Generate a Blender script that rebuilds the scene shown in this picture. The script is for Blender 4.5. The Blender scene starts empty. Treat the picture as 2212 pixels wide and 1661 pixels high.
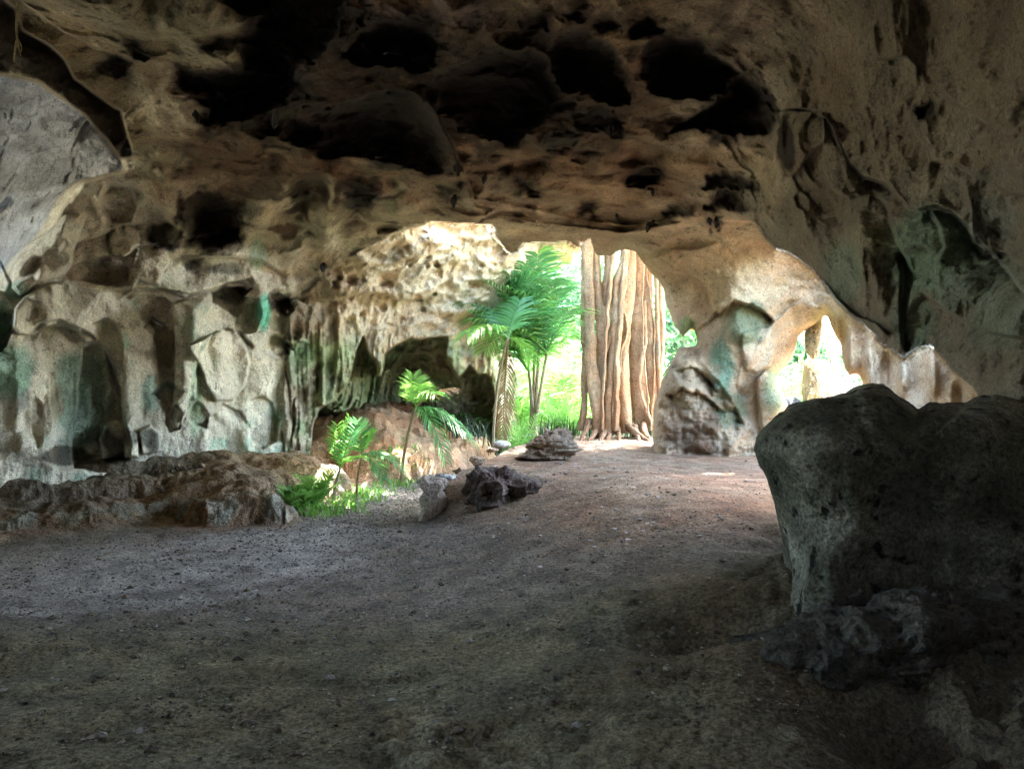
HOLES = [(-1.36, -.98, -.02, .46, 5)]; ARCH = (775, 935)
SUN_EL, SUN_AZ = 66, 62      # azimuth clockwise from straight ahead
SUN_E, SKY_E, EXPO = 2.8, .15, 5.25
import bpy, math, random
import numpy as np
from math import radians, sin, cos, pi
C = bpy.context.scene.collection
F_ = 745.0; EYE = 1.6
rng = np.random.default_rng(7); random.seed(7)

# ------------------------------------------------------------------ noise
def _h(ix, iy, iz, k):
    n = (ix.astype(np.int64)*374761393 + iy.astype(np.int64)*668265263 + iz.astype(np.int64)*1274126177 + k*974634777) & 0x7fffffff
    n = ((n ^ (n >> 13))*1274126177) & 0x7fffffff
    return ((n ^ (n >> 16)) & 0xffff)/65535.0
def vnoise(p, k=0):
    i = np.floor(p); f = p-i; f = f*f*f*(f*(f*6-15)+10); i = i.astype(np.int64)
    o = 0
    for a in (0, 1):
        wx = f[:, 0] if a else 1-f[:, 0]
        for b in (0, 1):
            wy = f[:, 1] if b else 1-f[:, 1]
            for c in (0, 1):
                wz = f[:, 2] if c else 1-f[:, 2]
                o = o + wx*wy*wz*_h(i[:, 0]+a, i[:, 1]+b, i[:, 2]+c, k)
    return o*2-1
def fbm(p, octs=4, k=0, gain=.5, ridged=False):
    s = 0; a = 1; t = 0
    for j in range(octs):
        n = vnoise(p*(2.03**j)+j*17.3, k+j)
        if ridged: n = 1-2*np.abs(n)
        s = s+a*n; t += a; a *= gain
    return s/t
def worley(p, k=0):
    i = np.floor(p).astype(np.int64); f1 = np.full(len(p), 9.); f2 = f1.copy()
    for a in (-1, 0, 1):
        for b in (-1, 0, 1):
            for c in (-1, 0, 1):
                x, y, z = i[:, 0]+a, i[:, 1]+b, i[:, 2]+c
                d = np.sqrt((x+_h(x, y, z, k)-p[:, 0])**2+(y+_h(x, y, z, k+1)-p[:, 1])**2+(z+_h(x, y, z, k+2)-p[:, 2])**2)
                f2 = np.minimum(f2, np.maximum(d, f1)); f1 = np.minimum(f1, d)
    return f1, f2
def sst(x, a=0., b=1.):
    t = np.clip((x-a)/(b-a), 0, 1); return t*t*(3-2*t)

# ------------------------------------------------------------------ 2-d outlines
def polyd(q, pts, closed=True):
    """signed distance (+ inside), nearest point, position along the outline"""
    P = np.array(pts, float); n = len(P); m = n if closed else n-1
    best = np.full(len(q), 1e18); near = np.zeros_like(q); par = np.zeros(len(q)); side = np.zeros(len(q)); ins = np.zeros(len(q), bool)
    for j in range(m):
        a = P[j]; b = P[(j+1) % n]; e = b-a; w = q-a
        t = np.clip((w@e)/max(e@e, 1e-9), 0, 1); c = a+t[:, None]*e; d = ((q-c)**2).sum(1)
        s = d < best; best = np.where(s, d, best); near[s] = c[s]; par = np.where(s, (j+t)/m, par)
        side = np.where(s, np.sign(e[0]*w[:, 1]-e[1]*w[:, 0]), side)
        if closed:
            cr = ((a[1] > q[:, 1]) != (b[1] > q[:, 1]))
            xx = a[0]+(q[:, 1]-a[1])*(b[0]-a[0])/(b[1]-a[1] if abs(b[1]-a[1]) > 1e-9 else 1e-9)
            ins ^= cr & (q[:, 0] < xx)
    d = np.sqrt(best)
    return (np.where(ins, d, -d) if closed else d*side), near, par
class Mapper:
    """evaluates outlined features only where they matter"""
    def __init__(s, uv): s.uv = uv
    def sub(s, pts, m):
        P = np.array(pts); lo = P.min(0)-m; hi = P.max(0)+m
        return np.where((s.uv[:, 0] > lo[0]) & (s.uv[:, 0] < hi[0]) & (s.uv[:, 1] > lo[1]) & (s.uv[:, 1] < hi[1]))[0]
def rbf(ctrl, q, c=12.):
    K = np.array(ctrl, float); X = K[:, :2]; y = K[:, 2]; n = len(K)
    ph = lambda A, B: np.sqrt(((A[:, None]-B[None])**2).sum(2)+c*c)
    M = np.zeros((n+1, n+1)); M[:n, :n] = ph(X, X); M[:n, n] = 1; M[n, :n] = 1
    w = np.linalg.solve(M, np.append(y, 0)); o = np.empty(len(q))
    for s in range(0, len(q), 100000): o[s:s+100000] = ph(q[s:s+100000], X)@w[:n]+w[n]
    return o

# ------------------------------------------------------------------ objects
def tag(o, label=None, cat=None, group=None, kind=None):
    if label: o['label'] = label
    if cat: o['category'] = cat
    if group: o['group'] = group
    if kind: o['kind'] = kind
    return o
def mesh_obj(name, V, Fc, mat, parent=None, smooth=True, col=None):
    """Fc: (n,4) or (n,3) int array, or list of such"""
    V = np.asarray(V, np.float32); Fs = Fc if isinstance(Fc, list) else [Fc]
    Fs = [np.asarray(f, np.int32) for f in Fs if len(f)]
    me = bpy.data.meshes.new(name)
    me.vertices.add(len(V)); me.vertices.foreach_set('co', V.ravel())
    nl = sum(f.size for f in Fs); nf = sum(len(f) for f in Fs)
    me.loops.add(nl); me.loops.foreach_set('vertex_index', np.concatenate([f.ravel() for f in Fs]))
    tot = np.concatenate([np.full(len(f), f.shape[1], np.int32) for f in Fs])
    me.polygons.add(nf); me.polygons.foreach_set('loop_start', np.concatenate([[0], np.cumsum(tot)[:-1]]).astype(np.int32))
    me.polygons.foreach_set('loop_total', tot)
    me.polygons.foreach_set('use_smooth', np.full(nf, smooth))
    me.update(calc_edges=True); me.validate()
    if col is not None:
        at = me.color_attributes.new('Col', 'FLOAT_COLOR', 'POINT')
        c = np.ones((len(V), 4), np.float32); c[:, :3] = col; at.data.foreach_set('color', c.ravel())
    if mat: me.materials.append(mat)
    o = bpy.data.objects.new(name, me); C.objects.link(o)
    if parent: o.parent = parent
    return o
def empty(name, loc, label, cat, group=None):
    o = bpy.data.objects.new(name, None); C.objects.link(o); o.location = loc; o.empty_display_size = .2
    return tag(o, label, cat, group)
def compact(V, Fc, extra=()):
    used = np.zeros(len(V), bool); used[Fc.ravel()] = True
    ix = np.cumsum(used)-1
    return (V[used], ix[Fc]) + tuple(e[used] for e in extra)
def gridfaces(nr, nc, wrap=False):
    i = np.arange(nr-1)[:, None]; j = np.arange(nc if wrap else nc-1)[None]
    a = i*nc+j; b = i*nc+(j+1) % nc
    return np.stack([a, b, b+nc, a+nc], -1).reshape(-1, 4)

# ------------------------------------------------------------------ materials
def nt(name):
    m = bpy.data.materials.new(name); m.use_nodes = True; n = m.node_tree; b = n.nodes['Principled BSDF']
    return m, n, b
def rock_mat(name, rough=.92, bumps=((38, .012, 5), (9, .05, 4)), pores=.5, porescale=16, spec=.25, use_col=True, base=(.4, .35, .27), mottle=.35, mscale=3.):
    m, n, b = nt(name); N = n.nodes; L = n.links
    tc = N.new('ShaderNodeTexCoord')
    def noise(sc, det=4, rg=.6):
        x = N.new('ShaderNodeTexNoise'); x.inputs['Scale'].default_value = sc; x.inputs['Detail'].default_value = det
        x.inputs['Roughness'].default_value = rg; L.new(tc.outputs['Object'], x.inputs['Vector']); return x
    if use_col:
        c = N.new('ShaderNodeVertexColor'); c.layer_name = 'Col'; src = c.outputs['Color']
    else:
        c = N.new('ShaderNodeRGB'); c.outputs[0].default_value = (*base, 1); src = c.outputs[0]
    def ramp(fac, a, b_, x0=.3, x1=.7):
        r = N.new('ShaderNodeMapRange'); r.inputs['From Min'].default_value = x0; r.inputs['From Max'].default_value = x1
        r.inputs['To Min'].default_value = a; r.inputs['To Max'].default_value = b_; L.new(fac, r.inputs['Value']); return r.outputs[0]
    n1 = noise(mscale, 6, .7); f1 = ramp(n1.outputs['Fac'], 1-mottle, 1+mottle)
    n2 = noise(42, 4, .8); f2 = ramp(n2.outputs['Fac'], 1-mottle*1.3, 1+mottle*1.3, .35, .65)
    mu = N.new('ShaderNodeMath'); mu.operation = 'MULTIPLY'; L.new(f1, mu.inputs[0]); L.new(f2, mu.inputs[1]); fac = mu.outputs[0]
    n3 = noise(porescale, 3, .55)
    po = ramp(n3.outputs['Fac'], 1-pores, 1, .33, .40)
    m2 = N.new('ShaderNodeMath'); m2.operation = 'MULTIPLY'; L.new(fac, m2.inputs[0]); L.new(po, m2.inputs[1])
    vm = N.new('ShaderNodeVectorMath'); vm.operation = 'SCALE'; L.new(src, vm.inputs[0]); L.new(m2.outputs[0], vm.inputs['Scale'])
    # a little hue drift
    n4 = noise(1.3, 3); hs = N.new('ShaderNodeHueSaturation'); L.new(vm.outputs[0], hs.inputs['Color'])
    L.new(ramp(n4.outputs['Fac'], .485, .515), hs.inputs['Hue']); L.new(ramp(n4.outputs['Fac'], 1.15, .85), hs.inputs['Saturation'])
    L.new(hs.outputs[0], b.inputs['Base Color'])
    b.inputs['Roughness'].default_value = rough; b.inputs['Specular IOR Level'].default_value = spec
    prev = None
    for sc, dist, det in bumps:
        x = noise(sc, det, .62); bp = N.new('ShaderNodeBump'); bp.inputs['Distance'].default_value = dist; bp.inputs['Strength'].default_value = 1
        L.new(x.outputs['Fac'], bp.inputs['Height'])
        if prev: L.new(prev.outputs[0], bp.inputs['Normal'])
        prev = bp
    bp = N.new('ShaderNodeBump'); bp.inputs['Distance'].default_value = .02*pores; L.new(po, bp.inputs['Height']); L.new(prev.outputs[0], bp.inputs['Normal'])
    L.new(bp.outputs[0], b.inputs['Normal'])
    return m
# ------------------------------------------------------------------ the cave: directions seen from the eye, each with its own distance
def cosaz(az): return np.maximum(np.cos(az), .5)
st = 1.25
uf = np.arange(-70, 1095, st); azf = np.arctan((uf-512)/F_)
def grow(a0, step, a1, g):
    o = [a0]
    while o[-1]+step < a1: o.append(o[-1]+step); step = min(step*g, .05)
    return o[1:]
aright = grow(azf[-1], .002, pi, 1.04); aleft = [-x for x in grow(-azf[0], .002, pi-.02, 1.04)][::-1]
AZ = np.array(aleft+list(azf)+aright)
vf = np.arange(-70, 468, st)
sup = (384-vf[0])/F_; ups = []; s = .003
e = sup
while e < 12: ups.append(e+s); e += s; s = min(s*1.07, 3.)
dn = []; e = (384-vf[-1])/F_; s = .003
while e > -.75: dn.append(e-s); e -= s; s *= 1.12
EE = np.array(ups[::-1]+list((384-vf)/F_)+dn)
nr, nc = len(EE), len(AZ)
az = np.tile(AZ, nr); ee = np.repeat(EE, nc)
ca = cosaz(az)
D = np.stack([np.sin(az)/ca, np.cos(az)/ca, ee], 1)      # in front: (x/y, 1, z/y); the distance unit is forward depth
front = np.cos(az) > .5
U = np.where(front, 512+F_*np.tan(np.where(front, az, 0)), np.where(az > 0, 512+F_*1.732+(az-pi/3)*900, 512-F_*1.732+(az+pi/3)*900))
Vv = 384-F_*ee
uv0 = np.stack([U, Vv], 1)

planes = [((0, .15, 1), 4.1), ((-.86, .51, 0), 9.37), ((.97, 0, .25), 3.15), ((0, -1, 0), 6.), ((-1, -.1, .12), 9.5), ((.1, 1, 0), 26), ((.9, .9, .1), 17)]
def room(D, p=9.):
    s = 0
    for n, h in planes: s = s+np.maximum(D@np.array(n)/h, 0)**p
    return 1/(s+1e-12)**(1/p)
rN = room(D)
inb = (U > -200) & (U < 1250) & (Vv > -120) & (Vv < 520)
ii = np.where(inb)[0]; M = Mapper(uv0)
P0 = D*rN[:, None]
# natural wobble of every traced outline
wob = np.stack([fbm(P0*2.2, 3, 11), fbm(P0*2.2+9, 3, 21)], 1)*2.6
uv = uv0+wob*np.where(inb, 1, 0)[:, None]
M = Mapper(uv)

Fpoly = [(284,306),(300,297),(324,275),(352,254),(375,243),(394,234),(412,228),(437,222),(468,224),(492,225),(495,237),(507,250),(513,255),(518,251),(524,244),(542,242),(565,243),(581,247),(590,240),(604,300),(560,480),(284,480)]
Fc = [(284,306,12.5),(290,400,12.4),(290,460,12.4),(300,300,12.5),(340,265,12.2),(375,243,11.9),(400,232,11.9),(440,222,12.7),(500,235,14.3),(510,255,14.4),(545,246,15.8),(585,250,17),(560,268,16.8),(520,290,15.8),(470,325,15.2),(420,336,14.6),(360,335,13.4),(320,330,12.7),(350,370,13.2),(410,280,13.5),(480,380,15.6),(500,430,16.5),(525,400,17.5),(315,440,12.8)]
Apoly = [(362,337),(369,352),(375,360),(378,374),(381,374),(384,354),(396,345),(410,338.5),(432,337),(447,338),(446,354),(451,364),(457,376),(463,372),(470,366),(479,374),(487,374),(491,378),(494,400),(498,430),(499,470),(310,470),(313,425),(318,408),(335,400),(345,390),(352,372)]
Ac = [(330,420,16),(400,380,17.3),(450,400,17.6),(495,430,18),(380,350,16.2),(335,405,14.8),(400,430,18),(450,345,16.6)]
Rpoly = [(645,256),(680,232),(705,223),(730,219),(755,222),(766,238),(779,249),(796,258),(813,269),(821,280),(835,297),(850,314),(866,325),(876,336),(884,345),(894,352),(903,359),(911,353),(919,348),(931,346),(942,357),(952,370),(962,378),(973,385),(979,395),(1000,470),(1000,540),(640,540)]
Rc = [(650,262,11.9),(700,225,10.8),(755,222,10.2),(766,240,10.6),(813,268,10.6),(850,310,10.3),(885,345,10),(950,375,9),(1000,395,8.2),(700,300,12),(680,330,12.2),(690,400,11.8),(655,440,11.9),(770,440,12),(740,330,11),(790,360,11.8),(780,320,11.5),(830,330,11),(850,370,10.6),(720,445,11.7),(735,290,11.2)]
r = rN.copy()
def layer(r, poly, ctrl, soft):
    ix = M.sub(poly, 40); q = uv[ix]; d, _, _ = polyd(q, poly); w = soft(q) if callable(soft) else soft
    k = sst(d/w, -.5, .5); rr = rbf(ctrl, q); r[ix] = r[ix]*(1-k)+rr*k
    return ix, d
lay = np.zeros(len(r), np.int8)
ix, d = layer(r, Fpoly, Fc, lambda q: 1.8+30*(1-sst(q[:, 0], 284, 330))); lay[ix[d > 0]] = 1
ix, d = layer(r, Apoly, Ac, 2.2); lay[ix[d > 0]] = 2
ix, d = layer(r, Rpoly, Rc, lambda q: 1.8+36*(1-sst(q[:, 0], 715, 755))); lay[ix[d > 0]] = 3

Ppoly = [(-190,50),(-60,62),(10,72),(35,78),(60,93),(85,115),(100,135),(112,152),(119,163),(112,169),(100,175),(80,180),(62,190),(48,215),(30,240),(10,270),(-20,300),(-190,340),(-1100,340),(-1100,-40),(-420,20)]
Pc = [(-190,80,12.5),(-190,320,12),(-420,80,9.5),(-420,320,9),(-800,100,6.5),(-800,300,6.5),(-1100,150,6),(-60,100,13),(-60,280,12),(0,80,12.2),(0,250,10.6),(60,100,11.2),(60,170,10.7),(110,150,10.3),(118,165,10.1),(30,230,10.3)]
uv_k = uv; uv = uv+np.stack([fbm(P0*1.1, 3, 611), fbm(P0*1.1+9, 3, 621)], 1)*14*np.where(inb, 1, 0)[:, None]
layer(r, Ppoly, Pc, lambda q: 2.5+26*sst(q[:, 1], 165, 215)); uv_p = uv; uv = uv_k
dsp = np.zeros(len(r)); NC = len(r)
def reg(pts, bowl=0., w=8., edge=0., fall=8., soft=1.3, off=0.):
    """outlined hollow (+) or lobe (-): bowl deepens away from the rim, edge is a step that dies out inward"""
    ix = M.sub(pts, 6); q = uv[ix]; d, _, _ = polyd(q, pts); k = sst(d/soft, -.5, .5); dd = np.maximum(d, 0)
    dsp[ix] += k*(bowl*(1-np.exp(-dd/w))+edge*np.exp(-dd/fall)+off)
def crest(pts, amp, fall=14., soft=2.4, back=None):
    """a sharp arris: rock falls away on the side to the right of the drawn line (looking along it in the picture), dying out over fall"""
    back = amp*.16 if back is None else back
    ix = M.sub(pts, fall*3.5); q = uv[ix]; d, _, par = polyd(q, pts, False)
    k = sst(d/soft, -.5, .5); tp = sst(np.minimum(par, 1-par), 0, .12); a = np.abs(d)
    dsp[ix] += tp*(amp*k*np.exp(-a/fall)-back*(1-k)*np.exp(-a/(fall*.8)))
def ell(cx, cy, rx, ry, amp, pw=2., rot=0.):
    ix = M.sub([(cx-rx*1.6, cy-max(ry, rx)*1.6), (cx+rx*1.6, cy+max(ry, rx)*1.6)], 2); q = uv[ix]-(cx, cy)
    c, s = cos(rot), sin(rot); x = (q[:, 0]*c+q[:, 1]*s)/rx; y = (-q[:, 0]*s+q[:, 1]*c)/ry
    dsp[ix] += amp*np.exp(-(x*x+y*y)**(pw/2)*1.2)

# --- black hollows of the roof
black = [
 ([(206,-20),(345,-20),(344,16),(338,30),(312,62),(292,82),(273,68),(245,71),(238,42),(250,30),(262,16),(240,10),(225,-2)], 1.1),
 ([(174,64),(190,70),(215,72),(240,70),(258,64),(275,56),(292,60),(300,85),(285,104),(262,112),(240,120),(215,115),(200,98),(180,88)], 1.1),
 ([(360,30),(378,20),(398,21),(420,26),(440,44),(432,60),(412,73),(396,68),(376,62),(352,66),(345,52)], .8),
 ([(420,86),(438,74),(462,60),(482,53),(505,50),(538,52),(548,60),(555,80),(553,105),(545,122),(520,140),(505,142),(470,135),(450,118),(436,112)], .9),
 ([(545,48),(560,36),(575,32),(592,34),(608,45),(622,60),(628,85),(630,102),(615,108),(600,100),(585,92),(560,92),(552,72)], .9),
 ([(646,56),(652,44),(664,36),(680,36),(700,42),(722,58),(740,72),(732,80),(724,95),(700,100),(672,98),(648,92),(645,75)], 1.1),
 ([(732,78),(742,70),(758,84),(768,92),(772,108),(776,120),(768,134),(750,134),(722,132),(690,128),(676,132),(665,135),(680,122),(706,108),(722,96)], 1.1),
 ([(282,118),(310,114),(340,104),(370,95),(395,90),(420,96),(440,118),(446,140),(448,162),(440,176),(415,168),(385,160),(352,152),(335,158),(305,150),(285,138)], .8),
 ([(624,180),(627,172),(640,165),(655,167),(664,176),(661,185),(640,187),(626,185)], .7),
 ([(704,187),(708,176),(722,170),(738,172),(752,186),(754,192),(744,193),(728,186),(716,188),(708,190)], .8),
 ([(707,208),(714,194),(725,187),(738,189),(746,202),(750,208),(735,211),(712,212)], .8),
 ([(578,210),(582,203),(592,203),(597,210),(592,216),(582,216)], .4),
 ([(661,212),(668,208),(682,206),(692,209),(690,213),(675,216),(664,219)], .35),
 ([(704,222),(714,221),(722,225),(716,229),(708,228)], .3),
 ([(606,130),(614,126),(625,134),(622,141),(610,138)], .25),
 ([(345,183),(352,181),(362,184),(374,196),(370,204),(352,206),(347,198)], .45),
 ([(184,200),(192,194),(205,192),(222,198),(236,210),(242,224),(238,240),(222,246),(205,246),(190,238),(183,220)], .55),
 ([(506,172),(514,176),(528,184),(540,194),(536,198),(522,192),(510,184)], .4),
 ([(918,106),(926,103),(932,108),(932,116),(922,118),(916,112)], .25),
 ([(128,44),(134,40),(144,46),(150,56),(144,60),(132,58)], .3),
 ([(96,64),(106,58),(122,58),(134,64),(128,74),(104,76)], .3)]
uv_s = uv; uv = uv+np.stack([fbm(P0*6.5, 3, 411), fbm(P0*6.5+9, 3, 421)], 1)*6.5*np.where(inb, 1, 0)[:, None]; M = Mapper(uv)
rb = np.random.default_rng(77); pockets = []
for _ in range(44):
    cx = rb.uniform(190, 650); cy_ = rb.uniform(5, 150)+max(0, cx-420)*.06; rr_ = rb.uniform(8, 24)
    pockets.append(([(cx+rr_*rb.uniform(.7, 1.4)*cos(t), cy_+rr_*rb.uniform(.35, .75)*sin(t)) for t in np.linspace(0, 2*pi, 10)[:-1]], rb.uniform(.15, .45)))
for p, a in pockets: reg(p, a, 8, a*.3, 6, 1.8)
for p, a in black: reg(p, a*1.1, 11, a*.2, 8, 2.4)
uv_b = uv; uv = uv_s; M = Mapper(uv)
# roof bulges and brows between them
reg([(150,0),(205,-6),(238,10),(262,18),(250,32),(238,44),(244,70),(214,72),(190,69),(170,62),(140,64),(100,50),(60,30),(20,0),(40,-40),(180,-50)], -.5, 26, -.12, 10)
crest([(440,90),(436,112),(450,140),(462,165),(470,190),(476,205),(492,210)], -.55, 30)
crest([(770,90),(778,102),(783,114),(804,110),(823,116),(835,136),(850,161),(864,178),(877,180),(889,185),(908,203),(918,209),(935,206),(952,211),(968,226),(974,242),(983,251),(1004,253),(1024,265),(1060,280)], .30, 38, 5)
crest([(840,160),(850,190),(858,195),(873,190),(887,203),(896,234),(904,253),(912,275)], .2, 22, 4)
crest([(943,246),(939,226),(929,209)][::-1]+[(933,265),(931,288)], .14, 20, 4)
crest([(906,357),(902,330),(901,301),(902,272),(896,250)], .22, 30, 4)
crest([(920,290),(933,301),(964,321),(989,332),(1024,340),(1060,345)], .2, 30, 4)
crest([(818,275),(839,298),(858,315),(877,323),(891,338)], -.12, 9)
crest([(862,60),(905,56),(925,68),(938,85),(950,100),(985,120),(1024,128)], .12, 40, 6)
crest([(975,235),(1000,262),(1030,300)], .25, 20)
crest([(928,160),(960,165),(1000,190),(1040,200)], .10, 35, 6)
reg([(776,112),(790,110),(822,114),(825,130),(824,142),(808,152),(797,170),(790,175),(783,174),(776,160),(775,140)], -.35, 8, -.25, 8)
reg([(822,114),(832,125),(840,145),(850,165),(860,180),(856,190),(848,197),(840,196),(830,188),(824,170),(822,145)], -.3, 8, -.25, 8)
reg([(795,195),(800,190),(815,188),(832,193),(842,205),(843,225),(830,226),(812,216),(798,205)], .2, 9, .05, 8)
ell(960, 205, 22, 26, .22); ell(985, 250, 26, 30, .25); ell(865, 250, 14, 40, -.18, rot=-.3); ell(975, 165, 20, 20, .12); ell(880, 300, 12, 40, -.2, rot=-.3)
reg([(985,225),(1000,215),(1020,230),(1018,250),(1000,262),(988,245)], .25, 8)
# lip above the opening, soft folds
crest([(440,205),(470,214),(500,214),(540,222),(580,226),(620,232),(660,226),(690,222)], -.35, 14)
crest([(455,196),(500,200),(560,214),(600,222),(640,224),(690,215)], -.2, 20)
crest([(492,225),(495,237),(507,250),(513,255),(520,248)], -.3, 10)
ell(530,165,30,14,.35); ell(585,190,30,10,.3); ell(640,150,26,9,.3); ell(560,140,26,12,-.35); ell(600,170,18,14,-.25); ell(690,165,30,9,-.3); ell(690,205,18,6,.2); ell(655,200,30,7,-.25)
for _ in range(70):
    cx, cy = rng.uniform(455, 760), rng.uniform(110, 222); ell(cx, cy, rng.uniform(7, 20), rng.uniform(3, 8), rng.uniform(-.22, .2))
# frosted bulges left of the crack
for a in [(285,190,18,14,-.3),(262,222,22,20,-.5),(335,205,12,22,-.5),(310,190,20,16,.3),(325,230,11,24,-.45),(300,215,10,18,.3),(375,195,25,10,-.3),(350,225,16,12,.25),(400,212,22,8,-.3),(288,243,14,12,-.2),(220,255,30,10,-.25),(262,240,12,8,.18),(390,182,10,8,.2)]: ell(*a)
for _ in range(60):
    cx, cy = rng.uniform(150, 440), rng.uniform(110, 250); ell(cx, cy, rng.uniform(6, 16), rng.uniform(5, 12), rng.uniform(-.25, .22))
# left wall
crest([(-30,-30),(14,8),(22,30),(50,46),(66,60),(75,80),(100,98),(122,112),(130,140),(133,160)], .7, 22)
crest([(118,165),(122,150),(128,140),(134,130)][::-1], -.3, 12)
LOB = [([(55,224),(44,234),(27,243),(16,256),(11,272),(12,288),(20,295),(27,292),(35,283),(48,278),(64,273),(69,264),(72,252),(78,238),(82,226),(80,214),(65,214)], -.28, -.2),
 ([(64,274),(69,266),(84,260),(98,264),(102,259),(112,257),(124,261),(132,270),(131,284),(118,287),(104,285),(90,283),(80,281),(68,280)], .2, .22),
 ([(14,308),(25,296),(45,285),(64,280),(80,287),(100,292),(95,305),(85,318),(80,332),(70,326),(58,322),(44,327),(32,335),(18,334),(10,325)], -.2, -.16),
 ([(44,327),(58,323),(72,325),(80,333),(86,342),(94,340),(100,341),(106,350),(114,365),(118,380),(123,395),(126,415),(130,440),(128,470),(60,470),(50,450),(55,420),(50,400),(52,380),(40,360),(38,340)], .16, .14),
 ([(98,340),(109,351),(115,366),(120,392),(123,409),(124,470),(75,470),(72,430),(78,400),(80,375),(82,350)], .12, .14),
 ([(131,302),(137,297),(150,294),(165,297),(172,305),(170,315),(173,330),(174,345),(172,360),(169,369),(162,366),(156,355),(153,340),(158,330),(150,325),(141,322),(137,312)], .14, .14),
 ([(171,303),(185,298),(208,293),(212,305),(205,318),(214,330),(205,345),(200,350),(196,370),(195,400),(185,415),(178,430),(172,420),(174,390),(175,360),(174,330)], -.22, -.14),
 ([(211,292),(224,287),(240,286),(251,286),(249,290),(244,297),(243,310),(237,316),(232,313),(222,307),(212,302)], .35, .25),
 ([(244,296),(260,297),(262,312),(256,330),(240,334),(234,325),(237,316),(243,310)], .1, .2),
 ([(259,300),(268,299),(269,305),(265,320),(258,330),(256,331),(260,315)], -.05, -.08),
 ([(269,296),(277,294),(290,300),(293,310),(287,316),(279,313),(275,304)], .4, .3),
 ([(289,300),(300,302),(314,306),(312,325),(306,343),(298,341),(293,345),(288,338),(286,320)], -.12, -.2),
 ([(269,345),(268,338),(273,332),(281,333),(287,345),(290,353),(286,357),(268,352)], .08, .1),
 ([(95,322),(106,317),(116,322),(119,332),(121,345),(122,360),(125,380),(122,400),(112,380),(104,345),(96,335)], .2, .18),
 ([(113,226),(125,226),(140,230),(141,245),(138,258),(134,268),(128,262),(116,256),(110,246)], -.16, -.08),
 ([(139,248),(150,244),(166,248),(170,262),(163,272),(160,285),(150,284),(140,280),(134,290),(132,272)], -.2, -.1),
 ([(104,184),(118,182),(132,190),(136,205),(130,222),(112,224),(101,212),(100,196)], .16, .14),
 ([(188,345),(200,340),(210,335),(220,330),(236,330),(246,345),(250,360),(244,385),(232,400),(215,400),(205,385),(200,365)], -.14, -.16),
 ([(248,400),(262,396),(272,402),(280,420),(276,440),(262,448),(250,440),(246,420)], .09, .1),
 ([(168,412),(176,404),(183,412),(180,430),(170,432),(165,424)], .14, .14),
 ([(192,400),(202,404),(208,414),(206,428),(196,425),(188,418)], .05, .08),
 ([(30,400),(36,396),(42,402),(44,425),(42,445),(36,448),(32,430)], .04, .05),
 ([(104,424),(118,420),(128,424),(136,430),(138,455),(104,458),(100,440)], -.2, -.16),
 ([(138,428),(150,424),(158,432),(158,450),(142,452)], -.12, -.14)]
for p, bw, eg in LOB: reg(p, bw*1.35, 7, eg*1.9, 13, 1.2)
for p in ([(120,300),(135,292),(160,288),(190,292),(212,288),(240,280),(262,290)],[(20,345),(40,322),(60,318),(84,330),(100,338)],[(84,262),(104,256),(126,258),(140,246),(160,242),(180,246)],[(180,262),(205,256),(232,258),(262,262),(285,275)],[(212,345),(225,328),(242,332),(256,348)],[(262,352),(272,334),(286,336),(296,352)],[(140,330),(152,318),(166,326)],[(150,395),(166,380),(184,392)],[(205,420),(222,404),(240,412),(250,430)],[(60,250),(82,240),(100,236),(120,226),(150,222)],[(96,200),(110,186),(130,184),(146,196)]): crest(p, .22, 11)
crest([(12,288),(6,276),(0,262),(-20,250)], .3, 12); crest([(14,307),(6,300),(0,292),(-30,280)], .25, 14); crest([(14,310),(12,325),(5,345),(0,352)], .3, 16)
crest([(170,240),(190,238),(210,232),(226,226),(250,226),(275,232),(300,236)], .14, 18)
crest([(100,292),(120,290),(140,287),(160,289),(185,296),(212,290),(232,282),(250,278),(262,292)], .2, 16)
for (x0, y0, x1, y1, a) in [(128,345,132,420,-.2),(146,330,150,420,-.16),(160,372,158,430,-.22),(188,330,184,420,-.18),(205,360,200,415,-.14),(222,345,220,430,-.2),(236,350,238,430,.16),(262,352,258,400,-.2),(276,370,274,430,.14),(292,350,290,430,-.2),(18,350,16,450,-.2),(56,380,54,440,-.12),(66,340,66,430,.1),(90,350,88,440,-.06)]:
    ell((x0+x1)/2, (y0+y1)/2, rng.uniform(7, 12), abs(y1-y0)/2, a*.55, 2)
for _ in range(60):
    cx = rng.uniform(0, 300); cy = rng.uniform(200, 450); ell(cx, cy, rng.uniform(6, 15), rng.uniform(9, 22), rng.uniform(-.16, .06), 3)
# shelf: scoops and knobs
for a in [(410,255,20,12,-.25),(398,250,12,9,.25),(440,240,12,8,-.25),(385,280,9,7,.22),(350,290,20,12,-.22),(420,290,25,8,-.2),(460,270,12,10,.25),(475,250,10,8,.2),(455,310,20,6,-.25),(370,262,16,6,-.15)]: ell(*a)
crest([(300,296),(330,300),(350,296),(372,292),(386,293),(400,300),(425,298),(440,285),(452,278)], .35, 16)
reg([(372,224),(380,222),(396,225),(399,231),(388,234),(376,233)], .3, 5, .15)
for k in range(46):
    cx, cy = rng.uniform(330, 585), rng.uniform(235, 330); s = rng.uniform(2.5, 7)
    if not (cx > 450 and cy < 222): reg([(cx+s*rng.uniform(.7, 1.2)*cos(t), cy+s*rng.uniform(.6, 1)*sin(t)) for t in np.linspace(0, 2*pi, 9)[:-1]], rng.uniform(.12, .3), 3, .1, 5)
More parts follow.
